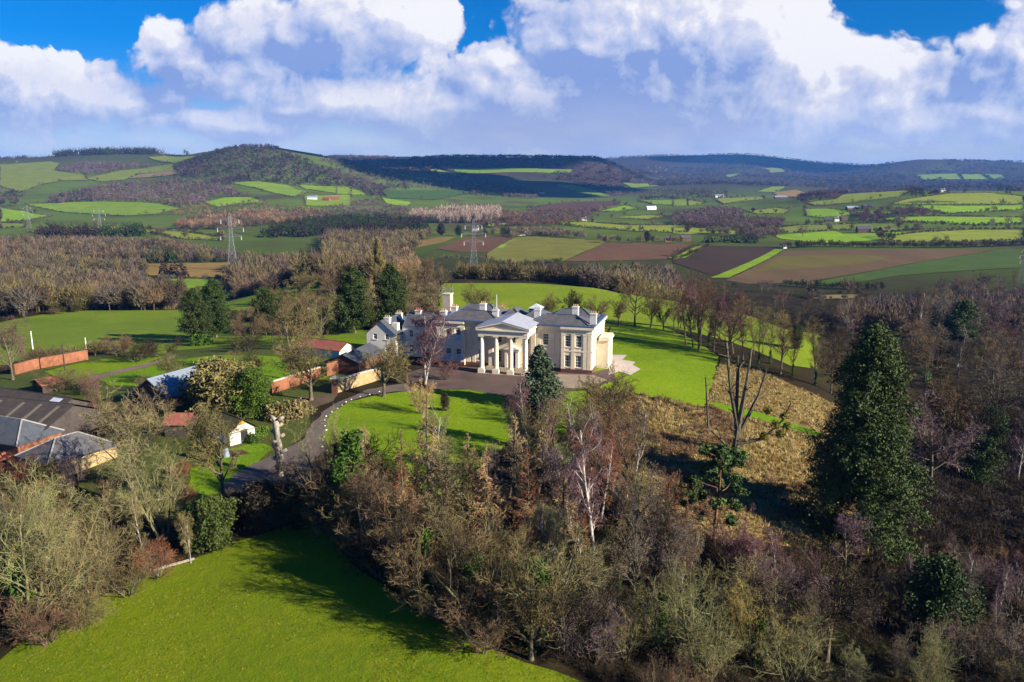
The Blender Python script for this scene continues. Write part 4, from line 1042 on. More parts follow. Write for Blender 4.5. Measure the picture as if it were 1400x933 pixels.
fill([(100,540),(200,535),(280,550),(230,610),(120,600)], 10, ['scrub0','scrub1'], ['purple','brown','rust'], (3.5, 5.5), 'purplish bush between the long barn and the red-roofed shed', 'purplish bushes among the farm roofs', 2.6, seed=10)
fill([(300,440),(420,440),(430,470),(330,476)], 9, ['oak1','scrub0','scrub1'], ['brown','dark','olive'], (5, 9), 'dark bare tree in the belt behind the walled garden', 'dark trees behind the walled garden', 4, seed=11)
fill([(440,640),(500,690),(480,720),(420,700)], 5, ['scrub0','scrub1'], ['dark','brown'], (3, 5), 'dark bush at the foot of the lawn beside the drive', 'dark bushes at the foot of the lawn', 2, seed=12)

fill([(425,712),(440,722),(480,770),(560,832),(680,892),(760,918),(790,900),(700,850),(600,790),(520,715),(470,700)], 28, ['oak0','tall1','scrub0','scrub1','lichen2','oak2'], ['dark','brown','olive','dark'], (7.5, 12.5), 'dark twiggy tree overhanging the right edge of the front field', 'dark trees along the right edge of the front field', 2.5, seed=13, ivyp=.5)

# ------------------------------------------------------------------ woods and hedges that read as one mass
rngW = np.random.default_rng(99)
def clump_proto(seed, n, tall=1.0, conif=False):
    g = np.random.default_rng(seed)
    if conif:
        t = g.random(n)**.8; a = g.random(n)*6.28; r = (1-t)*.30*(.5+.6*g.random(n))+.02
        c = np.stack([np.cos(a)*r, np.sin(a)*r, .06+t*.9], 1); ax = unit(np.stack([np.cos(a), np.sin(a), -.5+0*a], 1)); L = .13*(1.15-t); W = .10*(1.1-t)
    else:
        d = unit(g.normal(size=(n, 3))); r = g.random(n)**.4; c = d*r[:, None]*[.36, .36, .36]+[0, 0, .60]
        el = (.85+.5*g.random())if True else 1; c[:, :2] *= el*.95; c[:, 2] = .6+(c[:, 2]-.6)*(1.05+.25*g.random())/el**.5; lump = .85+.3*np.sin(c[:, 0]*13+seed)*np.cos(c[:, 1]*11+seed*2); c[:, 2] = .35+(c[:, 2]-.35)*lump
        ax = unit(c-[0, 0, .22]+g.normal(size=(n, 3))*.22); L = (.12+.12*g.random(n))*(.7+.3*tall); W = (.026+.022*g.random(n))*tall
    L = np.broadcast_to(L, (n,)); W = np.broadcast_to(W, (n,))
    b = perp(ax, g)
    v = np.stack([c-ax*L[:, None]*.6-b*W[:, None], c-ax*L[:, None]*.5+b*W[:, None], c+ax*L[:, None]], 1).reshape(-1, 3)
    if not conif:   # stem and a few forking limbs
        st = np.array([[-.02,0,0],[.02,0,0],[.0,.0,.62],[0,-.02,0],[0,.02,0],[0,0,.62]]); v = np.vstack([v, st])
        for q in range(4):
            a = g.random()*6.28; e = np.array([np.cos(a)*.26, np.sin(a)*.26, .72+.15*g.random()]); v = np.vstack([v, [[-.012, 0, .25], [.012, 0, .25], e]])
    return v
CL = {('bare', 'fine'): [clump_proto(s+100, 150, .30) for s in range(5)], ('bare', 'near'): [clump_proto(s, 480, .27) for s in range(6)], ('bare', 'mid'): [clump_proto(s+20, 150, .52) for s in range(6)], ('bare', 'far'): [clump_proto(s+40, 22, 1.4) for s in range(5)],
      ('con', 'near'): [clump_proto(s+60, 130, conif=True) for s in range(4)], ('con', 'mid'): [clump_proto(s+60, 60, conif=True) for s in range(4)], ('con', 'far'): [clump_proto(s+80, 24, conif=True) for s in range(4)]}
MC = dict(purple=(.125, .070, .070), mauve=(.130, .088, .092), rust=(.19, .10, .06), tan=(.24, .155, .085), brown=(.115, .080, .050))
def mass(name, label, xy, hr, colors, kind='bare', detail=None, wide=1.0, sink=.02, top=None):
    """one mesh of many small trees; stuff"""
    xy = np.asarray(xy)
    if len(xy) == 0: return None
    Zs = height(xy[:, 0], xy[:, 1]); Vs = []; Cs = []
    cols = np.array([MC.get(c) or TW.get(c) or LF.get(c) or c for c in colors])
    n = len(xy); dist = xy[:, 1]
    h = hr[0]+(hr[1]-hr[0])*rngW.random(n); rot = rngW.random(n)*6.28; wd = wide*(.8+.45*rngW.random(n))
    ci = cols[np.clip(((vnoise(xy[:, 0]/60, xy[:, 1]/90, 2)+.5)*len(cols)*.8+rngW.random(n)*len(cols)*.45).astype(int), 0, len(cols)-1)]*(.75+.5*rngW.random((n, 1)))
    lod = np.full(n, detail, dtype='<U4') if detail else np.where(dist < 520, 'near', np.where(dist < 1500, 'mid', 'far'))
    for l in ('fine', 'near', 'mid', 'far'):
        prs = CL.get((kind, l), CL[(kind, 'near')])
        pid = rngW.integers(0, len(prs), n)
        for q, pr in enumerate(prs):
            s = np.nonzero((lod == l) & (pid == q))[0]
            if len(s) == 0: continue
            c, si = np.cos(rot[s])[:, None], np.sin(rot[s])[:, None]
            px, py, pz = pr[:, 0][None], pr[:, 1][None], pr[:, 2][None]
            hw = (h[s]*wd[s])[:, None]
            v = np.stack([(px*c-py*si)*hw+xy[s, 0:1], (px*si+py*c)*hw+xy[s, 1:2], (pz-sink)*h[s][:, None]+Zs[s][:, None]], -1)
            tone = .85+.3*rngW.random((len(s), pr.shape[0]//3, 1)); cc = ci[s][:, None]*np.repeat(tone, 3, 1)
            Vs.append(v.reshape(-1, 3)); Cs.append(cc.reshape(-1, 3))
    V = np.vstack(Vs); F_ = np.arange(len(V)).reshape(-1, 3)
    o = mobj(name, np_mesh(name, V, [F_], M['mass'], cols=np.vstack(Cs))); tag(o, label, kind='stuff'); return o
def sample(poly, spacing, seed=0, world=None, maxn=6000, ends=None):
    w_ = np.array(world if world is not None else project(poly)); mn, mx = w_.min(0), w_.max(0)
    g = np.random.default_rng(seed); area = np.prod(mx-mn); n = int(min(area/spacing**2, 400000))
    p = mn+g.random((n, 2))*(mx-mn); p = p[inside(p, w_)]
    return p[:maxn]
def line_pts(pts, spacing, width=1.5, seed=0):
    w_ = [at(*p) for p in pts]; w_ = [np.array((p.x, p.y)) for p in w_ if p]; out = []; g = np.random.default_rng(seed)
    for a, b in zip(w_, w_[1:]):
        L = np.hypot(*(b-a)); k = max(1, int(L/spacing)); t = (np.arange(k)+g.random(k))/k
        out.append(a+(b-a)*t[:, None]+g.normal(size=(k, 2))*width*.4)
    return np.vstack(out)

BW = [(.10, .075, .045), (.13, .105, .045), (.11, .09, .07), (.15, .12, .05), (.085, .062, .04), (.12, .095, .075), (.17, .115, .065)]; PW = ['purple', 'mauve', 'brown', 'mauve']; DK = ['dark', 'grey', 'brown']
# trees standing in open fields must not be hit by the woods: woods keep outside the traced fields
def keep_out(p):
    k = np.ones(len(p), bool)
    for nm, poly in FIELD_POLY.items():
        mn, mx = poly.min(0), poly.max(0)
        s = k & (p[:, 0] > mn[0]) & (p[:, 0] < mx[0]) & (p[:, 1] > mn[1]) & (p[:, 1] < mx[1])
        ix = np.nonzero(s)[0]
        if len(ix): k[ix[inside(p[ix], poly)]] = False
    return p[k]
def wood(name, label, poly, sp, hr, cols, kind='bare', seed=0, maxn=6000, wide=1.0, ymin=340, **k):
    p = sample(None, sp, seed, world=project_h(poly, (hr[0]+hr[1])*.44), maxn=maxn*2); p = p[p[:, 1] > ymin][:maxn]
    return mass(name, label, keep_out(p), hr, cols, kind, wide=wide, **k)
wood('woodland', 'belt of brown winter wood beyond the left meadow', Z3([(-120,720),(-120,470),(200,500),(560,530),(640,570),(700,612),(720,690),(560,690),(300,700)]), 6.0, (9, 14), BW, seed=1, maxn=6500, ymin=305)
wood('woodland', 'brown wood between ochre field and the left pylons', Z3([(-120,468),(-120,395),(200,385),(500,392),(700,402),(900,440),(1300,470),(1400,500),(1130,492),(900,492),(500,498),(200,490)]), 7.5, (10, 15), BW, seed=2, maxn=6000)
wood('woodland', 'tawny wood across the valley behind the grove', [(380,392),(310,365),(390,355),(480,345),(560,338),(600,345),(590,362),(560,395),(500,400)], 7, (11, 16), [(.19, .12, .07), 'brown', (.14, .115, .05), (.13, .085, .065)], ymin=390, seed=3, maxn=5000)
wood('woodland', 'brown wood in the hollow behind the meadow', [(600,381),(640,377),(640,362),(700,362),(760,380),(700,381)], 7, (9, 13), BW, seed=4, maxn=1500)
_g = np.random.default_rng(78); _px = 628+240*_g.random(420); _Y = np.interp(_px, [630,700,800,868], [366,362,350,338])+55*_g.random(420)**1.3; mass('woodland', 'brown wood in the hollow just beyond the meadow crest', keep_out(np.stack([(_px-CX)/F*_Y, _Y], 1)), (7, 12.5), BW, detail='near')
wood('woodland', 'olive wood in the hollow right of the pylon field', [(740,385),(760,374),(840,361),(920,364),(950,378),(990,392),(1060,404),(1100,420),(1020,424),(940,412),(880,402),(800,390)], 6.5, (10, 15), ['olive', 'brown', 'grey', 'olive'], seed=5, maxn=5000)
wood('woodland', 'grey wood below the brown ploughed field at the right', [(1000,408),(1090,414),(1160,410),(1300,402),(1470,396),(1500,440),(1400,420),(1250,420),(1100,430),(1040,420)], 7, (9, 14), ['grey', 'mauve', 'brown', 'grey'], seed=6, maxn=6000)
wood('woodland', 'mauve wood on the far right of the valley floor', [(1300,402),(1470,390),(1520,390),(1560,440),(1420,440)], 8, (9, 14), ['mauve', 'grey', 'brown'], seed=7, maxn=3000)
wood('conifer_wood', 'dark conifer block among brown woods at the left', Z3([(545,400),(600,392),(700,440),(735,492),(650,495),(590,450)]), 6, (13, 19), ['yew', 'dark'], 'con', seed=8, maxn=1500)
wood('conifer_wood', 'dark conifer belt below the small pylons', Z3([(140,352),(190,322),(400,318),(570,330),(560,345),(300,354)]), 9, (15, 22), ['yew', 'dark'], 'con', seed=9, maxn=2000)
wood('conifer_wood', 'dark conifer plantation in the middle of the valley', Z3([(0,320),(0,295),(200,297),(340,310),(365,335),(200,352),(60,352)], 460), 9, (15, 22), ['yew', 'dark'], 'con', seed=10, maxn=3000)
wood('conifer_wood', 'conifer belt joining the valley plantation from the left', Z3([(1040,352),(1100,325),(1250,300),(1400,292),(1400,335),(1200,350)]), 9, (15, 20), ['yew', 'dark'], 'con', seed=11, maxn=2500)
wood('woodland', 'tan and rusty wood under the valley plantation', Z3([(-50,500),(-50,362),(200,360),(370,360),(360,390),(230,430),(240,460),(150,520)], 460), 7.5, (11, 16), ['tan', 'brown', 'olive', 'brown'], seed=12, maxn=5000)
wood('poplar_plantation', 'pale even plantation of poplars in the valley', Z3([(290,296),(300,275),(450,262),(650,262),(660,290),(560,300),(430,300)], 460), 8, (18, 21), [(.34, .25, .19), (.30, .22, .17)], seed=13, maxn=3500, wide=.5)
wood('woodland', 'russet wood on the valley floor at the left', Z3([(700,335),(720,315),(800,290),(1000,275),(1250,272),(1350,292),(1100,318),(900,335)]), 11, (10, 15), ['rust', 'tan', 'brown'], seed=14, maxn=4000)
wood('woodland', 'mauve hanging wood on the nearer left hill', Z3([(170,250),(200,215),(380,180),(560,160),(720,150),(850,160),(1000,215),(1060,245),(1140,262),(900,235),(700,252),(500,252),(220,264)]), 15, (11, 16), ['mauve', 'purple', 'mauve', 'brown'], seed=15, maxn=6000)
wood('conifer_wood', 'dark conifers at the left end of the hanging wood', Z3([(165,250),(200,215),(330,190),(390,190),(370,225),(240,245)]), 14, (14, 20), ['yew', 'dark'], 'con', seed=16, maxn=1200)
wood('woodland', 'purple wood below the skyline conifers', Z3([(200,133),(260,100),(330,85),(500,90),(620,98),(560,130),(400,132)]), 17, (11, 15), ['purple', 'mauve'], seed=17, maxn=3500)
_g = np.random.default_rng(77); _px = np.concatenate([88+(226-88)*_g.random(420)**.8, 226+14*_g.random(6), 262+8*_g.random(5)]); _Y = 3330+190*_g.random(len(_px)); mass('conifer_wood', 'row of conifers along the left skyline', np.stack([(_px-CX)/F*_Y, _Y], 1), (24, 36), ['yew', 'dark'], 'con', detail='far')
wood('woodland', 'purple wood over the rounded hill, darkened for cloud shade', Z3([(690,125),(715,92),(780,66),(850,42),(900,28),(1000,18),(1080,20),(1150,45),(1280,100),(1400,140),(1560,190),(1560,230),(1400,190),(1300,178),(1100,168),(920,168),(780,147)]), 13.5, (12, 17), [(.085,.052,.055), 'dark', (.10,.065,.068), 'dark'], seed=19, maxn=9000)  # wood tones darkened in place of cloud shade on the hill
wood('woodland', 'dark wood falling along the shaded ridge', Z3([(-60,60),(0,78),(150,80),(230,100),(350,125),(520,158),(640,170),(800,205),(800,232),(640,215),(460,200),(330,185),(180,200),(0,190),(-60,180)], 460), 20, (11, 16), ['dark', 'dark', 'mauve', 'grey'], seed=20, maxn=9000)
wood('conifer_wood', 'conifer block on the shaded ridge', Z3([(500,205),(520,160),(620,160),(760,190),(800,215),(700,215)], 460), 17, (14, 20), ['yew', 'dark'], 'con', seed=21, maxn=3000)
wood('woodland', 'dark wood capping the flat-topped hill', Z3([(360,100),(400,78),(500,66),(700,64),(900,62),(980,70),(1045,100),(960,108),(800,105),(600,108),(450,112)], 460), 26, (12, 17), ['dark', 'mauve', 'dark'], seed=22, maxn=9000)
wood('woodland', 'brown wood along the distant middle skyline', Z3([(0,65),(60,55),(200,60),(350,62),(430,75),(340,108),(240,110),(100,85)], 460), 30, (12, 17), ['rust', 'purple', 'brown'], seed=23, maxn=4000)
wood('woodland', 'woods on the foot of the flat-topped hill', Z3([(930,150),(980,140),(1130,170),(1200,215),(1100,222),(960,185)], 460), 22, (11, 15), ['mauve', 'purple'], seed=24, maxn=3500)
wood('woodland', 'scattered woods round the far village', Z3([(1200,205),(1300,190),(1400,190),(1560,200),(1560,230),(1400,238),(1210,235)], 460), 26, (9, 13), ['mauve', 'brown', 'dark'], seed=25, maxn=4000)
wood('woodland', 'long mauve wood over the far blue hill', Z3([(-130,130),(0,95),(150,84),(250,84),(380,100),(480,118),(640,120),(860,125),(760,160),(560,185),(300,150),(120,155)], 920), 55, (13, 18), ['mauve', 'brown', 'dark'], seed=26, maxn=7000)
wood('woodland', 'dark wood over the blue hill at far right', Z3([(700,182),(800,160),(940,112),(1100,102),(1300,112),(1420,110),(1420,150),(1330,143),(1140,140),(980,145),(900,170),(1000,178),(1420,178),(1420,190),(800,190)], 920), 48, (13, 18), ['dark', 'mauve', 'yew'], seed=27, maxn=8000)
wood('woodland', 'purple-brown woods in the right middle valley', Z3([(0,345),(0,290),(160,265),(280,270),(280,300),(440,310),(440,365),(330,375),(200,358)], 920), 10, (9, 13), ['purple', 'mauve', 'brown', 'grey'], seed=28, maxn=5000)
wood('woodland', 'brown woods left of the right-hand pastures', Z3([(560,320),(760,285),(860,265),(1050,250),(1050,265),(1000,300),(870,320),(700,335),(600,335)], 460), 13, (8, 12), ['mauve', 'brown', 'purple'], seed=29, maxn=4000)
wood('woodland', 'hedge oaks and copses round the pylon field', Z3([(480,385),(560,360),(700,352),(860,350),(1000,372),(1180,385),(1400,388),(1400,408),(1080,405),(800,385),(620,385)], 460), 9, (8, 13), ['brown', 'grey', 'olive', 'dark'], seed=30, maxn=3500)
wood('woodland', 'copse on the near crest of the right-hand pastures', Z3([(490,235),(540,205),(660,195),(800,200),(800,215),(660,240),(530,250)], 920), 13, (9, 14), ['mauve', 'purple', 'dark'], seed=31, maxn=3000)
wood('woodland', 'trees along the crest above the right-hand pastures', Z3([(560,205),(700,192),(850,195),(1000,200),(1200,208),(1420,215),(1420,225),(1100,218),(960,212),(800,208)], 920), 16, (9, 14), ['dark', 'mauve'], seed=32, maxn=2500)
wood('woodland', 'copse round the farm in the right-hand pastures', Z3([(690,275),(760,262),(880,262),(1000,275),(1080,285),(950,312),(860,322),(700,300)], 920), 13, (8, 13), ['dark', 'mauve', 'purple'], seed=33, maxn=1500)
wood('woodland', 'orchard scrub above the russet wood', Z3([(640,255),(1060,250),(1200,262),(1250,270),(1000,272),(780,288),(700,300)]), 14, (6, 10), ['brown', 'rust', 'olive'], seed=34, maxn=2500)
wood('woodland', 'loose scrub on the valley floor left of the poplars', Z3([(-60,270),(0,245),(60,250),(150,228),(290,262),(290,295),(60,292)], 460), 14, (7, 12), ['mauve', 'brown', 'grey'], seed=35, maxn=2500)
wood('woodland', 'woods along the left valley side', Z3([(0,250),(0,200),(70,190),(100,215),(60,250)]), 16, (9, 14), ['mauve', 'dark'], seed=36, maxn=1200)
wood('woodland', 'scrubby woods between poplars and red ploughland', Z3([(640,300),(660,275),(760,290),(900,292),(1040,292),(1050,305),(860,330),(620,330)], 460), 13, (7, 11), ['mauve', 'brown', 'rust'], seed=37, maxn=2500)
_g = np.random.default_rng(80); _Y = np.exp(_g.uniform(math.log(3900), math.log(10500), 16000)); _x = _g.uniform(-.66, .68, 16000)*_Y; _k = vnoise(_x/420, _Y/600, 1)+.5*vnoise(_x/150, _Y/240, 3) > -.10
mass('woodland', 'patchy purple woods spread over the farthest hills', keep_out(np.stack([_x[_k], _Y[_k]], 1)), (15, 24), ['mauve', 'purple', 'dark', 'brown', 'dark'], detail='far', wide=1.8)
# thick undergrowth below the near woods; its dark tones stand for tree shade
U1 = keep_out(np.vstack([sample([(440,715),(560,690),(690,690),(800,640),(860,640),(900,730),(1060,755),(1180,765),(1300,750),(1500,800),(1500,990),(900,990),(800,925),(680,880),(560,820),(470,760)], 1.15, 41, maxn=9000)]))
mass('undergrowth', 'brown bramble and twig undergrowth under the front wood, darkened for shade', U1, (.7, 1.9), ['dark', 'dark', (.05, .036, .022), (.07, .05, .03)], detail='fine', wide=1.6)
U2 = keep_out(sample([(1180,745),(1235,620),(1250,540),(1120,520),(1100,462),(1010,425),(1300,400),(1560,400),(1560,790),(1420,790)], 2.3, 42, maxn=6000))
mass('undergrowth', 'undergrowth under the right-hand wood, darkened for shade', U2, (.8, 2.0), ['dark', 'dark', (.07, .055, .04), 'brown'], detail='fine', wide=1.6)
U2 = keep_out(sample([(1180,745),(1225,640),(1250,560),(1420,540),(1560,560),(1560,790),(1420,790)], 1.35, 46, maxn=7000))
mass('undergrowth', 'thicket behind the huge conifer, coloured blackish for the deep shade', U2, (1.2, 3.0), ['dark', 'dark', (.07, .055, .05)], detail='fine', wide=1.5)  # near-black tones put the deep shade into the twig colour
U3 = keep_out(sample([(-90,760),(0,700),(90,660),(240,640),(330,680),(280,745),(190,790),(60,855),(-90,930)], 1.2, 43, maxn=3500))
mass('undergrowth', 'olive bramble in the rough hedge left of the front field', U3, (.7, 1.9), ['olive', 'brown', 'dark', 'rust'], detail='fine', wide=1.5)
U4 = keep_out(sample([(0,540),(60,520),(160,515),(300,540),(380,560),(330,575),(250,560),(240,600),(160,560)], 1.6, 44, maxn=1500))
mass('undergrowth', 'scrub among the farm buildings', U4, (1.0, 2.6), ['brown', 'olive', 'dark', 'purple'], detail='fine', wide=1.5)
U5 = keep_out(sample([(330,476),(300,440),(330,430),(440,395),(600,385),(606,430),(600,450),(500,455),(430,470)], 2.2, 45, maxn=2500))
mass('undergrowth', 'scrub under the grove behind the mansion', U5, (1.5, 3.5), ['dark', 'brown', 'olive'], detail='fine', wide=1.5)
HG = ['dark', 'brown', (.06, .055, .02), 'grey']
def hedge(label, pts, h=(2.5, 4.5), sp=3.0, w=2.0, cols=HG, kind='bare', detail=None, stuff=False, wide=1.3, seed=0):
    o = mass('hedge', label, line_pts(pts, sp, w, seed), h, cols, kind, detail=detail, wide=wide)
    if not stuff:
        del o['kind']; o['category'] = 'hedge'
    return o
Zp = lambda p, x0=0: Z3([p], x0)[0]
hedge('tall dark hedge between brown ploughland and green pastures at the right', Z3([(440,438),(600,432),(800,434),(1000,436),(1200,434),(1400,425),(1500,422)], 920), (6, 11), 3.2, 4)
hedge('row of dark bushes along the bottom of the dark green field', Z3([(440,585),(520,592),(600,596),(700,600),(790,606),(840,600)], 920), (4, 7), 3.0, 3, cols=['yew', 'dark'])
hedge('dark hedge across the upper right pasture', Z3([(750,333),(950,340),(1200,352),(1400,345)], 920), (4, 7), 5, 4)
hedge('hedge under the long bright pasture at the right', Z3([(820,378),(980,366),(1150,362),(1400,362)], 920), (3, 5), 5, 3)
hedge('hedge and trees below the pylon field', Z3([(420,480),(560,485),(700,500),(780,505),(900,492)], 460), (3, 6), 3.5, 3)
hedge('dark hedge at the foot of the left meadow', [(40,500),(90,492),(130,486),(175,480)], (2, 4), 2.0, 2, cols=['olive', 'brown'])
hedge('hedge along the top of the left meadow', [(60,432),(110,427),(180,421),(250,414)], (2.5, 5), 2.6, 2.5)
hedge('conifer row before the brick houses at the right', Z3([(120,415),(200,412),(300,415),(340,418)], 920), (9, 14), 5, 4, cols=['yew', 'dark'], kind='con')
hedge('shrubby hedge along the top of the meadow behind the mansion', [(640,379),(700,381.5),(760,388),(820,394),(880,404),(960,421),(1060,440),(1118,452)], (2, 5), 2.6, 3)
# every other far hedge line reads as one net over the valley
HN = []
for kf, (poly, c) in enumerate(FAR):
    g = random.Random(kf); cut = [poly[q:]+poly[:q] for q in [g.randrange(len(poly))]][0]
    ps = cut if (kf not in (16, 18, 50, 48) and c not in (BR, BD, LAWN, OC, (.15,.095,.048), (.15,.125,.03), (.055,.10,.012), (.155,.165,.022))) else []
    if len(ps) > 2:
        w_ = [p for p in (at(*p) for p in ps+ps[:1]) if p]
        yb = sum(p.y for p in w_)/len(w_)
        HN.append(line_pts(ps+ps[:1], max(3.2, yb/420), 2, kf)[::1])
HN = np.vstack(HN); HN = HN[rngW.random(len(HN)) < .8]
big = rngW.random(len(HN)) < .06
mass('hedgerow', 'net of hedgerows round the distant fields', HN[~big], (2.5, 5), HG, wide=1.4)
mass('hedgerow_trees', 'hedgerow trees dotted round the distant fields', HN[big], (8, 14), ['mauve', 'brown', 'dark', 'olive'], wide=1.0)
# lone field trees further off
for px, row, h in ((1000,395,9),(1293,393,10),(1270,300,14),(1100,300,14),(1233,302,14),(1110,325,13),(1372,286,10),(1180,330,10),(950,300,12)):
    pass
# tussocks on the rough slope and longer grass in the front field
def tufts(name, label, pts, size, cols, seed):
    g = np.random.default_rng(seed); n = len(pts); Zs = height(pts[:, 0], pts[:, 1])
    vs = []; cs = []; cols = np.array(cols); n = len(pts)
    ci = cols[g.integers(0, len(cols), n)]*(.75+.5*g.random((n, 1)))
    for q in range(9):
        a = g.random(n)*6.28; h = size*(.5+.9*g.random(n)); w_ = size*.13; le = size*(.3+.5*g.random(n))
        bx = pts[:, 0]+g.normal(size=n)*size*.3; by = pts[:, 1]+g.normal(size=n)*size*.3
        v = np.stack([np.stack([bx-np.sin(a)*w_, by+np.cos(a)*w_, Zs], 1), np.stack([bx+np.sin(a)*w_, by-np.cos(a)*w_, Zs], 1), np.stack([bx+np.cos(a)*le, by+np.sin(a)*le, Zs+h], 1)], 1)
        vs.append(v.reshape(-1, 3)); cs.append(np.repeat(ci, 3, 0))
    V = np.vstack(vs); o = mobj(name, np_mesh(name, V, [np.arange(len(V)).reshape(-1, 3)], M['mass'], cols=np.vstack(cs))); tag(o, label, kind='stuff')
RP = [(806,530),(880,541),(930,553),(964,557),(1015,568),(1120,599),(1150,560),(1200,640),(1240,740),(1180,760),(1060,745),(940,735),(860,700),(830,620)]
RP2 = [(975,520),(986,494),(1030,505),(1090,530),(1150,560),(1122,590),(1020,560),(966,550)]
p_ = np.vstack([sample(RP, .55, 51, maxn=14000), sample(RP2, .75, 52, maxn=5000)])
tufts('tussocks', 'pale tussocks of dead grass on the rough slope', p_, .48, [(.44,.33,.14),(.34,.24,.09),(.25,.15,.05),(.22,.20,.05),(.48,.38,.19)], 5)
b_ = sample(RP, 1.6, 53, maxn=1500); b_ = b_[vnoise(b_[:, 0]/9, b_[:, 1]/9, 2) > .05]
mass('bracken', 'rusty dead bracken patches on the rough slope', b_, (.7, 1.4), ['rust', 'tan', 'rust'], detail='mid', wide=1.9)
p_ = sample(FRONT_POLY, .34, 54, maxn=42000); p_ = p_[vnoise(p_[:, 0]/5, p_[:, 1]/5, 1)+.8*vnoise(p_[:, 0]/1.6, p_[:, 1]/1.6, 3) > -.12]
tufts('grass', 'tufts of longer grass in the front field', p_, .15, [(.13,.19,.006),(.19,.22,.012),(.30,.28,.06),(.09,.14,.005),(.24,.23,.03)], 6)
# ------------------------------------------------------------------ building materials
def stucco_fn(N, b):
    p = opos(N); f = N.noise(p, .5, 5, .6); g = N.noise(N.vmath('MULTIPLY', p, (3, 3, .5)), 1.2, 5, .65)
    c = N.ramp(f, [(.3, (.71, .60, .43)), (.6, (.79, .69, .51)), (.8, (.82, .73, .57))])
    return N.mix(N.math('MULTIPLY', N.maprange(g, .50, .75), .5), c, (.40, .33, .24))
M['stucco'] = mat('cream_stucco', stucco_fn, .85, .15)
M['stone_trim'] = simple('pale_stone_trim', (.75, .65, .49), .14, 1.2)
M['plinth'] = simple('dark_red_plinth', (.14, .055, .05), .25, 2)
def slate_fn(c1, c2, sc=9):
    def fn(N, b):
        p = opos(N); bt = N.new('ShaderNodeTexBrick'); bt.inputs['Scale'].default_value = 1.0
        N.ln(N.vmath('MULTIPLY', p, (1, 1, 1)), bt.inputs['Vector']); f = N.noise(p, .9, 6, .7); g = N.noise(N.vmath('MULTIPLY', p, (4, 4, .6)), 2.0, 4, .7)
        f = N.math('MULTIPLY_ADD', g, .5, N.math('MULTIPLY', f, .6)); bump(N, b, g, .3, .04)
        return N.ramp(f, [(.35, c1), (.72, c2)])
    return fn
M['slate'] = mat('grey_slate', slate_fn((.055, .056, .064), (.155, .145, .145)), .8, .15)
M['slate_blue'] = mat('blue_slate', slate_fn((.042, .050, .064), (.105, .112, .128)), .8, .15)
M['lead'] = mat('lead_sheet', slate_fn((.035, .06, .12), (.09, .13, .21)), .7, .2)
M['lead_pale'] = mat('pale_lead_roof', slate_fn((.28, .29, .34), (.50, .50, .54)), .55, .3)
M['white_render'] = simple('white_render', (.66, .61, .53), .16, 1.5)
M['brick_orange'] = simple('orange_brick', (.22, .088, .046), .55, 1.2)
M['brick_brown'] = simple('brown_brick', (.11, .055, .036), .35, 1.6)
M['old_stone'] = simple('old_yellow_stone', (.36, .26, .13), .45, 1.4)
M['corrugated_dark'] = mat('dark_corrugated_sheet', slate_fn((.038, .030, .028), (.095, .078, .068)), .8, .15)
M['corrugated_red'] = simple('rusty_red_sheet', (.27, .085, .06), .35, 1.2)
M['corrugated_grey'] = simple('blue_grey_sheet', (.20, .24, .30), .15, .8, .7, .2)
M['rooflight'] = simple('clear_rooflight', (.52, .56, .60), .1, 1, .4, .4)
M['moss_roof'] = simple('mossy_roof', (.10, .085, .03), .4, 1.2)
M['wood_dark'] = simple('dark_timber', (.06, .045, .035), .3, 3)
M['door_black'] = simple('dark_door', (.018, .016, .018), .2, 3, .5, .3)
M['white_paint'] = simple('white_paint', (.78, .77, .74), .06, 2, .5)
M['pot'] = simple('buff_chimney_pot', (.52, .33, .17), .2, 3)
M['pot_red'] = simple('red_chimney_pot', (.42, .12, .06), .2, 3)
M['glass'] = mat('window_glass', lambda N, b: (.022, .026, .034), .08, .8)
M['steel'] = simple('galvanised_steel', (.20, .21, .23), .15, 2, .8, .2)
M['stone_white'] = simple('whitewashed_stone', (.74, .73, .69), .12, 4)
M['paving'] = simple('pale_paving', (.50, .42, .35), .15, .8)
M['gravel'] = simple('tan_gravel', (.30, .23, .165), .25, 1.5)
M['ridge_tile'] = simple('grey_ridge_tiles', (.34, .32, .30), .2, 2)
M['ochre'] = simple('ochre_wall', (.50, .27, .06), .3, 1.5)
M['orange_panel'] = simple('orange_boards', (.60, .27, .03), .2, 2)

# ------------------------------------------------------------------ the mansion
OX, OY = -17.1, 176.3; RZ = math.radians(-15.85)
EX = Vector((math.cos(RZ), math.sin(RZ))); EY = Vector((-math.sin(RZ), math.cos(RZ)))
def loc_of(px, row, ly):
    k = float(row_k(row)); u = float(ray_u(px, k))
    x = (u*(OY+ly*EY.y)-OX-ly*EY.x)/(EX.x-u*EX.y)
    Yw = OY+x*EX.y+ly*EY.y
    return x, CAMZ-k*Yw
def wall_holes(m, x0, x1, z0, z1, holes, y0, y1, axis='x'):
    """wall slab between y0,y1 with window holes (cx, w, za, zb)"""
    xs = sorted({x0, x1, *[h[0]-h[1]/2 for h in holes], *[h[0]+h[1]/2 for h in holes]})
    for a, b in zip(xs, xs[1:]):
        c = (a+b)/2; hs = sorted([(h[2], h[3]) for h in holes if abs(c-h[0]) < h[1]/2]); z = z0
        for za, zb in hs+[(z1, z1)]:
            if za > z+1e-6:
                if axis == 'x': m.box(a, b, y0, y1, z, za)
                else: m.box(y0, y1, a, b, z, za)
            z = zb
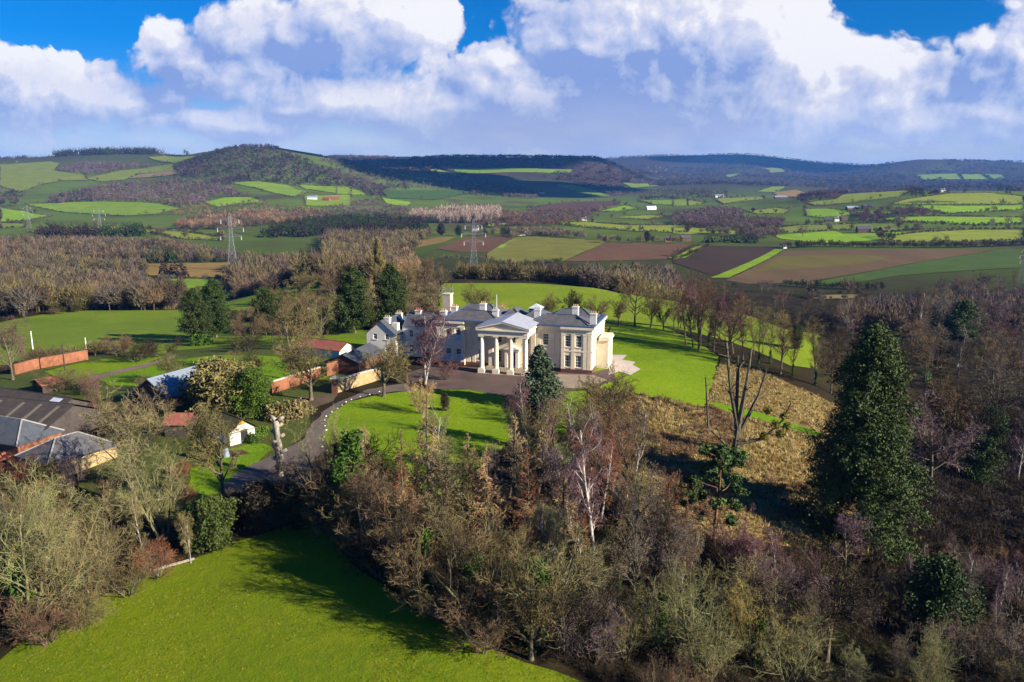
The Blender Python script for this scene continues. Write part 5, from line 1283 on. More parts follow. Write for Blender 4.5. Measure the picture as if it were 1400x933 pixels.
def window(parent, cx, w_, za, zb, y, face='front', bars=(3, 4), blind=False):
    """sash window in a hole; front faces look to -y, side faces look to +x"""
    def q(m, a0, a1, d0, d1, c0, c1):
        if face == 'front': m.box(a0, a1, y+d0, y+d1, c0, c1)
        else: m.box(y-d1, y-d0, a0, a1, c0, c1)
    f = MB(); x0, x1 = cx-w_/2, cx+w_/2; t = .09
    q(f, x0, x0+t, .08, .2, za, zb); q(f, x1-t, x1, .08, .2, za, zb); q(f, x0+t, x1-t, .08, .2, zb-t, zb); q(f, x0+t, x1-t, .08, .2, za, za+t)
    q(f, x0+t, x1-t, .10, .18, (za+zb)/2-.04, (za+zb)/2+.04)
    for i in range(1, bars[0]): xx = x0+(x1-x0)*i/bars[0]; q(f, xx-.02, xx+.02, .12, .17, za+t, zb-t)
    for i in range(1, bars[1]):
        zz = za+(zb-za)*i/bars[1]
        if abs(zz-(za+zb)/2) > .1: q(f, x0+t, x1-t, .125, .165, zz-.02, zz+.02)
    o = f.build('window', M['white_paint'], parent)
    g = MB(); q(g, x0+.02, x1-.02, .19, .23, za+.02, zb-.02); g.build('pane', M['glass'], o)
    if blind:
        g = MB(); q(g, x0+t, x1-t, .175, .188, za+t, za+(zb-za)*.48); g.build('blind', M['blind'], o)
    g = MB(); q(g, x0-.12, x1+.12, -.12, .1, za-.16, za-.003); g.build('sill', M['stone_trim'], o)
    return o
M['blind'] = simple('pale_blue_blind', (.42, .60, .72), .05, 2)
def hip_roof(name, material, parent, x0, x1, y0, y1, z0, h, along='x', hips=(True, True), inset=None):
    m = MB(); d = (y1-y0)/2 if along == 'x' else (x1-x0)/2; i = inset or d
    if along == 'x':
        a = x0+(i if hips[0] else 0); b = x1-(i if hips[1] else 0); r = [(a, (y0+y1)/2, z0+h), (b, (y0+y1)/2, z0+h)]
        v = [(x0,y0,z0),(x1,y0,z0),(x1,y1,z0),(x0,y1,z0)]+r
        m.add(v, [(0,1,5,4),(2,3,4,5),(1,2,5),(3,0,4),(3,2,1,0)])
    else:
        a = y0+(i if hips[0] else 0); b = y1-(i if hips[1] else 0); r = [((x0+x1)/2, a, z0+h), ((x0+x1)/2, b, z0+h)]
        v = [(x0,y0,z0),(x1,y0,z0),(x1,y1,z0),(x0,y1,z0)]+r
        m.add(v, [(0,1,4),(1,2,5,4),(2,3,5),(3,0,4,5),(3,2,1,0)])
    o = m.build(name, material, parent)
    c = MB(); P4 = [Vector(p) for p in v]; up = Vector((0, 0, .06))
    c.bar(P4[4]+up, P4[5]+up, .13)
    ends = ((0, 4), (3, 4), (1, 5), (2, 5)) if along == 'x' else ((0, 4), (1, 4), (2, 5), (3, 5))
    for e, t in ends: c.bar(P4[e]+up, P4[t]+up, .11)
    c.build('ridge_capping', M['lead'], o)
    return o
def chimney(parent, x, y, zt, h=3.6, w_=1.35, d=.9, material='white_render', pot='pot', n=3):
    m = MB(); m.box(x-w_/2, x+w_/2, y-d/2, y+d/2, zt-h, zt-.55); m.box(x-w_/2-.1, x+w_/2+.1, y-d/2-.1, y+d/2+.1, zt-.55, zt-.35)
    m.box(x-w_/2+.02, x+w_/2-.02, y-d/2+.02, y+d/2-.02, zt-.35, zt-.3)
    o = m.build('chimney', M[material], parent)
    for q in range(n):
        p = MB(); p.lathe([(.15, zt-.31), (.13, zt+.1), (.16, zt+.16), (.14, zt+.18)], (x-w_/2+w_*(q+.5)/n, y), 9); p.build('chimney_pot', M[pot], o)
    return o
house = thing('mansion', 'cream stuccoed mansion with columned portico and grey slate roofs', 'mansion', (OX, OY, gz(OX, OY)-.02), RZ)
W_ = 35.5; D_ = 16.0; ZC = 9.5
m = MB(); t = .45
WN = dict(u=(5.6, 8.1), l=(1.15, 3.75))
def pair(xs): return [(x, 1.25, *WN['u']) for x in xs]+[(x, 1.25, *WN['l']) for x in xs]
wall_holes(m, 0, 6.7, 0, ZC, pair((2.9, 5.3)), 0, t)
wall_holes(m, 28.8, W_, 0, ZC, pair((30.2, 32.6)), 0, t)
wall_holes(m, 6.7, 12.4, 0, ZC, pair((10.3,)), .7, .7+t)
wall_holes(m, 23.1, 28.8, 0, ZC, pair((25.2,)), .7, .7+t)
cent = [(14.6, 1.2, *WN['u']), (17.75, 1.3, *WN['u']), (20.9, 1.2, *WN['u']), (14.6, 1.2, *WN['l']), (20.9, 1.2, *WN['l']), (17.75, 1.7, .35, 3.5)]
wall_holes(m, 12.4, 23.1, 0, ZC, cent, .7, .7+t)
m.box(6.7-t, 6.7-.003, t, .7+t, 0, ZC); m.box(28.8+.003, 28.8+t, t, .7+t, 0, ZC)
sideh = [(3.0, 1.2, *WN['u']), (13.5, 1.2, *WN['u']), (13.5, 1.2, *WN['l'])]
wall_holes(m, t, D_, 0, ZC, sideh, W_-t, W_, 'y')
m.box(0, t, t, D_, 0, ZC); m.box(t, W_-t, D_-t, D_, 0, ZC)
m.build('wall', M['stucco'], house)
for xs, y, bl in (((2.9, 5.3), 0, True), ((30.2, 32.6), 0, False), ((10.3, 25.2), .7, False)):
    for x in xs:
        window(house, x, 1.25, *WN['u'], y, blind=bl); window(house, x, 1.25, *WN['l'], y, blind=bl)
for c in cent[:5]: window(house, c[0], c[1], c[2], c[3], .7)
for c in sideh: window(house, c[0], c[1], c[2], c[3], W_, face='side')
# plinth, string course, frieze, cornice, parapet gutter
def band(name, material, z0, z1, out, skip=False):
    b = MB(); b.box(-out, 6.7+out*.2, -out, -.003, z0, z1); b.box(6.7+out*.2+.003, 12.3, .7-out, .697, z0, z1); b.box(-out, -.003, 0, D_+out, z0, z1); b.build(name, M[material], house)
    b = MB(); b.box(28.8-out*.2, W_+out, -out, -.003, z0, z1); b.box(23.2, 28.8-out*.2-.003, .7-out, .697, z0, z1); b.box(W_+.003, W_+out, 0, D_+out, z0, z1); b.build(name, M[material], house)
band('plinth', 'plinth', 0, .72, .12); band('string_course', 'stone_trim', 4.55, 4.85, .12); band('frieze', 'stone_trim', 8.55, 8.75, .14)
band('cornice', 'stone_trim', 9.5, 9.95, .55)
b = MB(); b.box(-.4, W_+.4, -.42, .5, 9.953, 10.30); b.box(W_-.5, W_+.42, .503, D_+.4, 9.953, 10.30); b.box(-.42, .5, .503, D_+.4, 9.953, 10.30); b.box(.5, W_-.5, D_-.5, D_+.4, 9.953, 10.30)
b.build('gutter_parapet', M['lead'], house)
# pilasters, each its own part
for x, y in ((.55, 0), (1.5, 0), (4.1, 0), (6.25, 0), (7.5, .7), (8.7, .7), (11.9, .7), (23.6, .7), (26.8, .7), (28.0, .7), (29.2, 0), (31.4, 0), (34.0, 0), (34.95, 0)):
    p = MB(); p.box(x-.36, x+.36, y-.10, y-.003, .725, 8.1); p.box(x-.42, x+.42, y-.13, y-.003, 8.1, 8.5); p.box(x-.42, x+.42, y-.13, y-.003, .725, 1.05); p.build('pilaster', M['stucco'], house)
for y in (1.0, 4.6, 12.0, 15.2):
    p = MB(); p.box(W_+.003, W_+.10, y-.36, y+.36, .725, 8.1); p.box(W_+.003, W_+.13, y-.42, y+.42, 8.1, 8.5); p.build('pilaster', M['stucco'], house)
# flat deck under the roofs and the hipped roofs on it
b = MB(); b.box(.5, W_-.5, .503, D_-.503, 9.7, 10.05); b.build('roof_deck', M['lead'], house)
hip_roof('roof', M['slate'], house, .7, 14.6, .8, 8.2, 10.06, 1.75, 'x')
hip_roof('roof', M['slate'], house, 20.9, W_-.7, .8, 8.2, 10.06, 1.75, 'x')
hip_roof('roof', M['slate'], house, .7, 12.6, 8.5, 15.4, 10.06, 2.1, 'x')
hip_roof('roof', M['slate'], house, 23.4, W_-.7, 8.5, 15.4, 10.06, 1.9, 'x')
hip_roof('roof', M['slate'], house, 12.8, 17.6, 8.3, 15.4, 10.06, 1.6, 'y')
hip_roof('roof', M['slate'], house, 17.9, 23.2, 8.3, 15.4, 10.06, 1.6, 'y')
# lantern light over the stair
ln_ = MB(); ln_.box(18.9, 21.7, 10.4, 13.0, 10.8, 11.9); lo_ = ln_.build('lantern', M['lead'], house)
q_ = MB(); q_.add([(18.7,10.2,11.903),(21.9,10.2,11.903),(21.9,13.2,11.903),(18.7,13.2,11.903),(20.3,11.7,12.9)], [(0,1,4),(1,2,4),(2,3,4),(3,0,4),(3,2,1,0)]); q_.build('lantern_glass', M['rooflight'], lo_)
for px, row, ly, dd in ((606.5, 421, 4.5, 1.0), (621.5, 415, 9.5, 1.2), (660.5, 411, 8.3, 1.2), (677.5, 419.5, 4.5, .9), (735, 419, 4.5, .9), (787, 415, 8.4, 1.1), (811.5, 424.5, 3.0, .9)):
    x, z = loc_of(px, row+2, ly); chimney(house, x, ly, z, 4.0, 1.35, dd)
x, z = loc_of(679, 403, 9); fp = MB(); fp.bar((x, 9, 10), (x, 9, z), .09, .05, 7); fp.build('flagpole', M['white_paint'], house)
# portico
P0, P1, PY = 12.75, 22.45, -6.0
b = MB(); b.box(P0-.9, P1+.9, PY-.9, .69, 0.02, .22); b.build('portico_floor', M['gravel'], house)
for x in np.linspace(P0, P1, 4):
    b = MB(); b.box(x-.72, x+.72, PY-.72, PY+.72, .225, 1.05); b.box(x-.62, x+.62, PY-.62, PY+.62, 1.05, 1.3); ped = b
    n = [(.60, 1.303), (.62, 1.40), (.52, 1.50), (.50, 1.65), (.505, 3.5), (.47, 6.0), (.43, 7.75), (.46, 7.8), (.43, 7.85), (.50, 8.05), (.56, 8.15)]
    b.lathe(n, (x, PY), 22); b.box(x-.62, x+.62, PY-.62, PY+.62, 8.153, 8.40)
    b.build('column', M['stone_trim'], house, False)
for x in (P0, P1):
    b = MB(); b.box(x-.5, x+.5, .3, .69, .225, 8.40); b.build('pilaster', M['stucco'], house)
e = MB(); z0, z1 = 8.403, 9.55
e.box(P0-.62, P1+.62, PY-.62, PY+.55, z0, z1); e.box(P0-.62, P0+.5, PY+.553, .69, z0, z1); e.box(P1-.5, P1+.62, PY+.553, .69, z0, z1)
e.box(P0-.68, P1+.68, PY-.68, PY+.5, z0+.45, z0+.55)
e.box(P0-.68, P0+.3, PY+.553, .69, z0+.45, z0+.55); e.box(P1-.3, P1+.68, PY+.553, .69, z0+.45, z0+.55)
en = e.build('entablature', M['stone_trim'], house)
e = MB(); e.box(P0-1.0, P1+1.0, PY-1.0, .69, z1+.003, z1+.30); e.build('portico_cornice', M['stone_trim'], house)
zc = z1+.305; xm = (P0+P1)/2; rise = 1.45
e = MB(); e.add([(P0-.5, PY-.62, zc), (P1+.5, PY-.62, zc), (xm, PY-.62, zc+rise-.12), (P0-.5, PY-.3, zc), (P1+.5, PY-.3, zc), (xm, PY-.3, zc+rise-.12)], [(0,1,2),(5,4,3),(0,2,5,3),(1,4,5,2),(0,3,4,1)]); e.build('tympanum', M['stucco'], house)
e = MB()
for s in (-1, 1):
    xe = xm+s*((P1-P0)/2+1.05)
    v = []
    for y in (PY-1.05, PY-.25):
        v += [(xe, y, zc), (xm, y, zc+rise), (xm, y, zc+rise+.30), (xe, y, zc+.30)]
    e.add(v, [(0,1,2,3),(7,6,5,4),(0,4,5,1),(3,2,6,7),(0,3,7,4)])
e.build('raking_cornice', M['stone_trim'], house)
e = MB(); xa, xb = P0-1.1, P1+1.1
e.add([(xa, PY-1.1, zc+.305), (xm, PY-1.1, zc+rise+.305), (xb, PY-1.1, zc+.305), (xa, 3.2, zc+.305), (xm, 5.2, zc+rise+.305), (xb, 3.2, zc+.305),
       (xa, PY-1.1, zc+.43), (xm, PY-1.1, zc+rise+.43), (xb, PY-1.1, zc+.43), (xa, 3.2, zc+.43), (xm, 5.2, zc+rise+.43), (xb, 3.2, zc+.43)],
      [(0,1,4,3),(1,2,5,4),(6,9,10,7),(7,10,11,8),(0,6,7,1),(1,7,8,2),(0,3,9,6),(2,8,11,5),(3,4,10,9),(4,5,11,10)])
e.build('portico_roof', M['lead_pale'], house)
b = MB(); b.box(P0-.6, P1+.6, PY-.6, .69, z0+.9, z0+1.0); b.build('portico_ceiling', M['stone_trim'], house)
# the door with its own little pediment
d = MB(); d.box(16.95, 18.55, .82, .95, .35, 3.48); do = d.build('door', M['door_black'], house)
d = MB(); d.box(16.2, 16.85, -.35, .69, .225, 3.9); d.box(18.65, 19.3, -.35, .69, .225, 3.9); d.box(15.9, 19.6, -.5, .69, 3.903, 4.35)
d.add([(15.7,-.7,4.353),(19.8,-.7,4.353),(17.75,-.7,5.3),(15.7,.69,4.353),(19.8,.69,4.353),(17.75,.69,5.3)], [(0,1,2),(5,4,3),(0,2,5,3),(1,4,5,2),(0,3,4,1)])
d.build('door_case', M['stone_trim'], house)
# low side pavilion at the right end
b = MB(); s0, s1, sx = 5.4, 11.4, 38.2
wall_holes(b, s0+.35, s1, 0, 6.2, [(7.2, .9, .8, 4.6), (8.6, .9, .8, 4.6), (10.0, .9, .8, 4.6)], sx-.35, sx, 'y'); b.box(W_+.11, sx, s0, s0+.347, 0, 6.2); b.box(W_+.11, sx-.35, s1-.35, s1, 0, 6.2)
so_ = b.build('side_pavilion', M['stucco'], house)
b = MB(); b.box(W_+.6, sx+.3, s0-.3, s1+.3, 6.203, 6.6); b.box(W_+.6, sx+.1, s0-.1, s1+.1, 6.6, 7.0); b.build('pavilion_parapet', M['stone_trim'], so_)
for cy_ in (7.2, 8.6, 10.0): g = MB(); g.box(sx-.2, sx-.16, cy_-.45, cy_+.45, .8, 4.6); g.build('pane', M['glass'], so_)

# ------------------------------------------------------------------ the service wing
wx0, _z = loc_of(503, 505, 1.0); wx1, _z = loc_of(542, 505, 1.0)
wing = thing('service_wing', 'pale two-storey service wing with slate gables left of the mansion', 'building', (OX, OY, gz(OX, OY)-.02), RZ)
ze = loc_of(503, 456, 1.0)[1]; zr = loc_of(524, 439.5, 1.0)[1]
xm_ = (wx0+wx1)/2
b = MB(); wall_holes(b, wx0, wx1, 0, ze, [(xm_-1.5, 1.0, 1.2, 2.8), (xm_+1.5, 1.0, 1.2, 2.8), (xm_-1.5, 1.0, 4.6, 6.2), (xm_+1.5, 1.0, 4.6, 6.2)], 1.0, 1.4)
b.box(wx0, wx0+.4, 1.4, 12, 0, ze); b.box(wx1-.4, wx1, 1.4, 12, 0, ze); b.box(wx0, wx1, 12.003, 12.4, 0, ze)
b.add([(wx0, 1.0, ze), (wx1, 1.0, ze), (xm_, 1.0, zr), (wx0, 1.4, ze), (wx1, 1.4, ze), (xm_, 1.4, zr)], [(0,1,2),(5,4,3),(0,2,5,3),(1,4,5,2)])
b.add([(wx0, 12, ze), (wx1, 12, ze), (xm_, 12, zr), (wx0, 12.4, ze), (wx1, 12.4, ze), (xm_, 12.4, zr)], [(0,1,2),(5,4,3),(0,2,5,3),(1,4,5,2)])
wall_holes(b, wx1+.003, -.15, 0, 7.3, [(wx1+2.2, 1.0, 1.2, 2.9), (wx1+5.6, 1.0, 1.2, 2.9), (wx1+2.2, 1.0, 4.7, 6.4), (wx1+5.6, 1.0, 4.7, 6.4)], 5.0, 5.4)
b.build('wall', M['white_render'], wing)
for dx in (-1.5, 1.5):
    for za in (1.2, 4.6): window(wing, xm_+dx, 1.0, za, za+1.6, 1.0, bars=(2, 2))
for dx in (2.2, 5.6):
    for za in (1.2, 4.7): window(wing, wx1+dx, 1.0, za, za+1.7, 5.0, bars=(2, 2))
def gable_slabs(m, x0, x1, y0, y1, ze_, zr_, th=.16, ov=.3):
    """ridge along y"""
    c = (x0+x1)/2; s_ = (zr_-ze_)/(c-x0)
    for s in (-1, 1):
        xe = (x0-ov) if s < 0 else (x1+ov); zz = ze_-ov*s_
        v = [(xe,y0-ov,zz),(c,y0-ov,zr_),(c,y1+ov,zr_),(xe,y1+ov,zz)]
        m.add([*v, *[(a, b_, c_+th) for a, b_, c_ in v]], [(0,1,2,3),(7,6,5,4),(0,4,5,1),(1,5,6,2),(2,6,7,3),(3,7,4,0)])
b = MB(); gable_slabs(b, wx0, wx1, 1.0, 12.4, ze+.01, zr+.01); r1 = b.build('roof', M['slate_blue'], wing)
b = MB(); b.box(wx1-1.9, wx1-.5, 3.2, 4.6, ze+.35, zr-.75); b.build('dormer', M['white_render'], r1)
hip_roof('roof', M['slate_blue'], wing, wx1+.35, -.45, 4.7, 11.4, 7.303, 2.7, 'x', (False, True))
for px, row, ly, mt, pt in ((529.5, 430, 3.5, 'white_render', 'pot'), (545.5, 424, 9.5, 'white_render', 'pot'), (572, 420, 8.0, 'white_render', 'pot_red')):
    x, z = loc_of(px, row+2, ly); chimney(wing, x, ly, z, 3.2, 1.4, .9, mt, pt)

# ------------------------------------------------------------------ other buildings from the ends of their ridges
def at_h(px, row, h):
    k = float(row_k(row)); u = float(ray_u(px, k)); Ys = np.linspace(40, 400, 1500)
    d = CAMZ-k*Ys-height(u*Ys, Ys)-h; i = np.nonzero(d <= 0)[0]; i = i[0] if len(i) else -1
    return Vector((u*Ys[i], Ys[i], CAMZ-k*Ys[i]))
def barn(name, label, A, B, zr, ze, hw, wallm, roofm, hips=(False, False), cat='barn', group=None, openings=True, roofname='roof'):
    a = at_h(*A, zr); b = at_h(*B, zr); g0 = min(gz(a.x, a.y), gz(b.x, b.y)); d = b-a; d.z = 0; L = d.length; d.normalize()
    if hips[0]: a = a-d*(hw*.9); L += hw*.9
    if hips[1]: L += hw*.9
    t = thing(name, label, cat, (a.x, a.y, g0-.05), math.atan2(d.y, d.x), group)
    m = MB(); e0 = .0; m.box(0, L, -hw, hw, 0, ze)
    for x, hp in ((0, hips[0]), (L, hips[1])):
        if not hp:
            s = .3 if x == 0 else -.3
            m.add([(x, -hw, ze), (x, hw, ze), (x, 0, zr-.02), (x+s, -hw, ze), (x+s, hw, ze), (x+s, 0, zr-.02)], [(0,1,2),(5,4,3),(0,2,5,3),(1,4,5,2)])
    m.build('wall', M[wallm], t)
    s_ = (zr-ze)/hw; ov = .35; th = .14; ia = hw*.9 if hips[0] else -ov; ib = hw*.9 if hips[1] else -ov
    r = MB(); zb = ze-ov*s_+.02; x0, x1 = -ov, L+ov
    v = [(x0,-hw-ov,zb),(x1,-hw-ov,zb),(x1,hw+ov,zb),(x0,hw+ov,zb),(ia,0,zr+.02),(L-ib,0,zr+.02)]
    v2 = [(p[0], p[1], p[2]+th) for p in v]; f = [(0,1,5,4),(2,3,4,5)]; g = []
    if hips[0]: f.append((3,0,4))
    if hips[1]: f.append((1,2,5))
    fs = [tuple(q[::-1]) for q in f]+[tuple(i+6 for i in q) for q in f]+[(0,1,7,6),(1,2,8,7),(2,3,9,8),(3,0,6,9)]
    ro = r.add(v+v2, fs).build(roofname, M[roofm], t)
    c = MB(); c.bar((ia if hips[0] else x0, 0, zr+th+.04), (L-ib if hips[1] else x1, 0, zr+th+.04), .09)
    if hips[0]:
        for y in (-hw-ov, hw+ov): c.bar((x0, y, zb+th+.04), (ia, 0, zr+th+.04), .12)
    if hips[1]:
        for y in (-hw-ov, hw+ov): c.bar((x1, y, zb+th+.04), (L-ib, 0, zr+th+.04), .12)
    c.build('ridge_tiles', M['ridge_tile'] if any(hips) else M[roofm], ro)
    return t, L, ro
def rooflights(t, ro, L, hw, ze, zr, xs, side, w_=.9, f0=.1, f1=.95, mt='rooflight'):
    s_ = (zr-ze)/hw
    for x in xs:
        m = MB(); v = []
        for dz in (.165, .20):
            for xx, f in ((x, f0), (x+w_, f0), (x+w_, f1), (x, f1)):
                y = hw*f; v.append((xx, side*y, zr-y*s_+dz))
        m.add(v, [(0,1,2,3),(7,6,5,4),(0,4,5,1),(1,5,6,2),(2,6,7,3),(3,7,4,0)]); m.build('rooflight', M[mt], ro)
t, L, ro = barn('long_barn', 'long dark corrugated barn with dull rooflight strips at the left edge', (-90,534), (99,550), 6.0, 3.3, 6.5, 'corrugated_dark', 'corrugated_dark')
M['dull_light'] = simple('dirty_rooflight', (.17, .145, .11), .2, 2)
rooflights(t, ro, L, 6.5, 3.3, 6.0, [L*f for f in (.38, .52, .68, .80, .92)], -1, .6, .12, .92, 'dull_light')
t, L, ro = barn('rear_barn', 'dark barn roof with pale panels behind the long barn', (-90,518), (97,541), 5.6, 3.4, 5.0, 'corrugated_dark', 'corrugated_dark')
rooflights(t, ro, L, 5.0, 3.4, 5.6, [L*.44, L*.90], -1, 2.2, .1, .75); rooflights(t, ro, L, 5.0, 3.4, 5.6, [L*.36], -1, 2.4, .02, .9)
barn('slate_barn', 'blue slate barn with hipped end and orange brick walls', (-70,560), (30,574), 5.4, 3.0, 3.8, 'brick_orange', 'slate_blue', (False, True))
barn('stone_barn', 'grey slate hipped outbuilding nearest the rough hedge', (76,600), (106,590), 4.8, 2.6, 3.9, 'old_stone', 'slate', (True, True))
barn('tin_shed', 'rust red lean-to with pale roof sheets behind the rear barn', (50,520), (80,514), 2.6, 1.9, 2.2, 'wood_dark', 'corrugated_red', cat='shed')
barn('grey_barn', 'blue-grey metal-roofed barn in the middle of the gardens', (203,519), (264,502), 5.4, 2.6, 4.4, 'brick_brown', 'corrugated_grey')
barn('red_shed', 'small shed with dull red roof below the blue-grey barn', (232,566), (262,566), 3.2, 2.2, 2.4, 'wood_dark', 'corrugated_red', cat='shed')
# white gabled shed: gable end towards the drive
a = at_h(312,566, 3.9); t, L, ro = barn('white_shed', 'whitewashed gabled shed with orange boarded top and mossy roof', (305,564), (330,574), 3.9, 2.3, 2.2, 'white_render', 'moss_roof', cat='shed')
m = MB(); m.add([(L+.02,-1.2,2.95),(L+.02,.9,3.2),(L+.02,0,3.75),(L+.06,-1.2,2.95),(L+.06,.9,3.2),(L+.06,0,3.75)], [(0,1,2),(5,4,3),(0,2,5,3),(1,4,5,2),(0,3,4,1)]); m.build('gable_boards', M['orange_panel'], t)
m = MB(); m.box(L+.01, L+.06, -.3, .9, 0, 2.2); m.build('door', M['door_black'], t)
barn('glasshouse', 'long red-brown roofed lean-to glasshouse left of the slate outhouse', (419,462), (474,468), 3.6, 2.2, 2.8, 'white_render', 'corrugated_red', cat='outbuilding')
t, L, ro = barn('slate_outhouse', 'low blue slate outhouse beside the service wing', (470,486), (505,470), 4.0, 2.5, 3.4, 'brick_brown', 'slate_blue', cat='outbuilding')
barn('brick_hut', 'ochre-walled hut half hidden by the pale trees of the left corner', (-30,692), (26,690), 3.0, 2.2, 2.0, 'ochre', 'corrugated_dark', cat='hut')
# rubble heap of rusty sheets in the yard
p = at(8, 632); rg_ = np.random.default_rng(12); hp = thing('scrap_heap', 'heap of rusty scrap metal beside the slate barn', 'scrap heap', (p.x, p.y, p.z))
m = MB()
for q in range(46):
    c = Vector((rg_.normal()*1.3, rg_.normal()*1.2, 0)); c.z = max(.1, 1.7-c.length*.7)*rg_.random()+.1; e = c+Vector(rg_.normal(size=3))*.6; m.bar(c, e, .22*rg_.random()+.06, None, 4)
m.build('scrap', M['corrugated_red'], hp)

# ------------------------------------------------------------------ walls
def garden_wall(name, label, pts, h, th, wm, cm='stone_trim', world=False):
    ps = [at(*p) for p in pts]; o = ps[0]
    t = thing(name, label, 'wall', o); m = MB(); c = MB()
    for a, b in zip(ps, ps[1:]):
        d = (b-a); n = Vector((-d.y, d.x, 0)).normalized(); k = max(1, int(d.length/4))
        for q in range(k):
            p0 = a.lerp(b, q/k); p1 = a.lerp(b, (q+1)/k); z0 = gz(p0.x, p0.y)-.2-o.z; z1 = gz(p1.x, p1.y)-.2-o.z
            for M_, th_, ha, hb in ((m, th, 0, h+.2), (c, th+.14, h+.203, h+.34)):
                v = []
                for p_, zz in ((p0, z0), (p1, z1)):
                    r = Vector((p_.x-o.x, p_.y-o.y, zz))
                    v += [r-n*th_/2+Vector((0,0,ha)), r+n*th_/2+Vector((0,0,ha)), r+n*th_/2+Vector((0,0,hb)), r-n*th_/2+Vector((0,0,hb))]
                M_.add(v, [(0,1,2,3),(7,6,5,4),(0,4,5,1),(1,5,6,2),(2,6,7,3),(3,7,4,0)])
    m.build('wall_face', M[wm], t); c.build('coping', M[cm], t); return t
garden_wall('brick_wall', 'bright orange brick wall along the far left of the garden', [(20,513),(45,506),(80,499.5),(120,492)], 2.3, .45, 'brick_orange', 'brick_orange')
garden_wall('brick_wall', 'weathered orange brick wall behind the tree by the drive', [(366,540),(385,534),(412,525),(438,517)], 2.3, .45, 'brick_orange')
garden_wall('brick_wall', 'short orange brick wall end beside the slate outhouse', [(446,515),(468,508)], 2.6, .5, 'brick_orange', 'brick_orange')
gw = garden_wall('stone_wall', 'yellow stone wall with buttresses running from the drive to the service wing', [(461,537),(480,531),(500,525),(520,519)], 2.5, .5, 'old_stone')
p0 = at(461, 537)
pr_ = thing('gate_pier', 'square dark stone gate pier at the drive end of the yellow wall', 'gate pier', at(458, 538)); m = MB(); m.box(-.5,.5,-.5,.5,-.2,3.0); m.build('shaft', M['brick_brown'], pr_); m = MB(); m.box(-.65,.65,-.65,.65,3.003,3.25); m.add([(-.5,-.5,3.253),(.5,-.5,3.253),(.5,.5,3.253),(-.5,.5,3.253),(0,0,3.7)], [(0,1,4),(1,2,4),(2,3,4),(3,0,4),(3,2,1,0)]); m.build('cap', M['stone_trim'], pr_)
sheet('terrace', [(834,486),(857,486.5),(851,493),(869,496),(865,500),(876,506),(862,514),(846,509),(832,514)], M['paving'], (1,1,1), 5, 'pale stone paved terrace with stepped edge at the side of the mansion', step=.8, jitter=0)
sheet('gravel_apron', [(752,513),(812,514),(830,521),(806,531),(770,532),(750,526)], M['gravel'], (1,1,1), 5, 'pale gravel apron before the right end of the mansion', step=1)

# ------------------------------------------------------------------ small things
def rock(seed, r=.17):
    bm = bmesh.new(); bmesh.ops.create_icosphere(bm, subdivisions=2, radius=r); rg = random.Random(seed)
    for v in bm.verts: v.co *= .8+.4*rg.random(); v.co.z *= .7
    me = bpy.data.meshes.new('white_stone'); bm.to_mesh(me); bm.free(); me.materials.append(M['stone_white']); return me
RK = [rock(s) for s in range(3)]
STONES = [(447,618),(444,611),(442.5,604),(442,597),(442.5,590),(443.5,583),(445.5,576),(448.5,570),(453,564.5),(459,559.5),(466,555),(474,551),(483,547),(493,543.5),(504,540),(516,537)]
for q, s in enumerate(STONES):
    p = at(*s); o = mobj('edging_stone', RK[q % 3]); o.location = (p.x, p.y, p.z+.12); o.rotation_euler = (0, 0, q*1.7); o.scale = (.7+.5*((q*37) % 10)/10,)*3; o.location.x += .35*math.sin(q*5.1); o.location.y += .35*math.cos(q*3.3); tag(o, 'small white stone edging the outer lawn side of the drive', 'stone', 'white stones edging the drive')
a, b = at(209, 784), at(266, 768); m = MB(); o_ = a.copy(); d = b-a
m.bar((0,0,.35), tuple(Vector((d.x, d.y, gz(b.x, b.y)-a.z+.35))), .17, .15, 6); rl = thing('fence_rail', 'long pale timber rail lying along the edge of the front field', 'rail', o_); m.build('rail', M['dead_wood'], rl)
for f in (.1, .5, .9): m = MB(); q_ = d*f; m.bar((q_.x, q_.y, -.2), (q_.x, q_.y, .3), .09, None, 6); m.build('post', M['wood_dark'], rl)
p = at(309, 625); cb = thing('compost_bin', 'blue-grey conical bin on the grass beside the dug bed', 'bin', p); m = MB(); m.lathe([(.62,0),(.6,.1),(.36,1.35),(.3,1.42)], n=16); m.build('body', M['corrugated_grey'], cb, True); m = MB(); m.lathe([(.33,1.423),(.3,1.52),(.08,1.6)], n=16); m.build('lid', M['lead'], cb, True)
def post(label, px, row, top, white=True, box=None):
    p = at(px, row); h = z_at_row(p.y, top)-p.z; t = thing('telegraph_post', label, 'post', p); m = MB(); m.bar((0,0,-.2), (0,0,h), .17, .12, 7); m.build('pole', M['white_paint' if white else 'wood_dark'], t)
    m = MB(); m.bar((-.6,0,h-.4), (.6,0,h-.4), .06); m.build('crossarm', M['wood_dark'], t)
    if box: m = MB(); m.box(-.5,.0,-.35,-.13,h*.55,h*.8); m.build('transformer', M['blue_box'], t)
M['blue_box'] = simple('blue_enamel', (.06, .20, .55), .1, 2)
post('pale post with blue box before the narrow cypress', 355, 450, 420, True, True)
post('thin dark post at the inner end of the bright brick wall', 89, 508, 470, False)
post('thin pale post on the left meadow near the bush', 45, 478, 453, True)
post('short pale post standing in the meadow below the narrow cypress row', 118, 478, 462, True)
post('small white post among the bushes below the yard grass', 281, 712, 684, True)
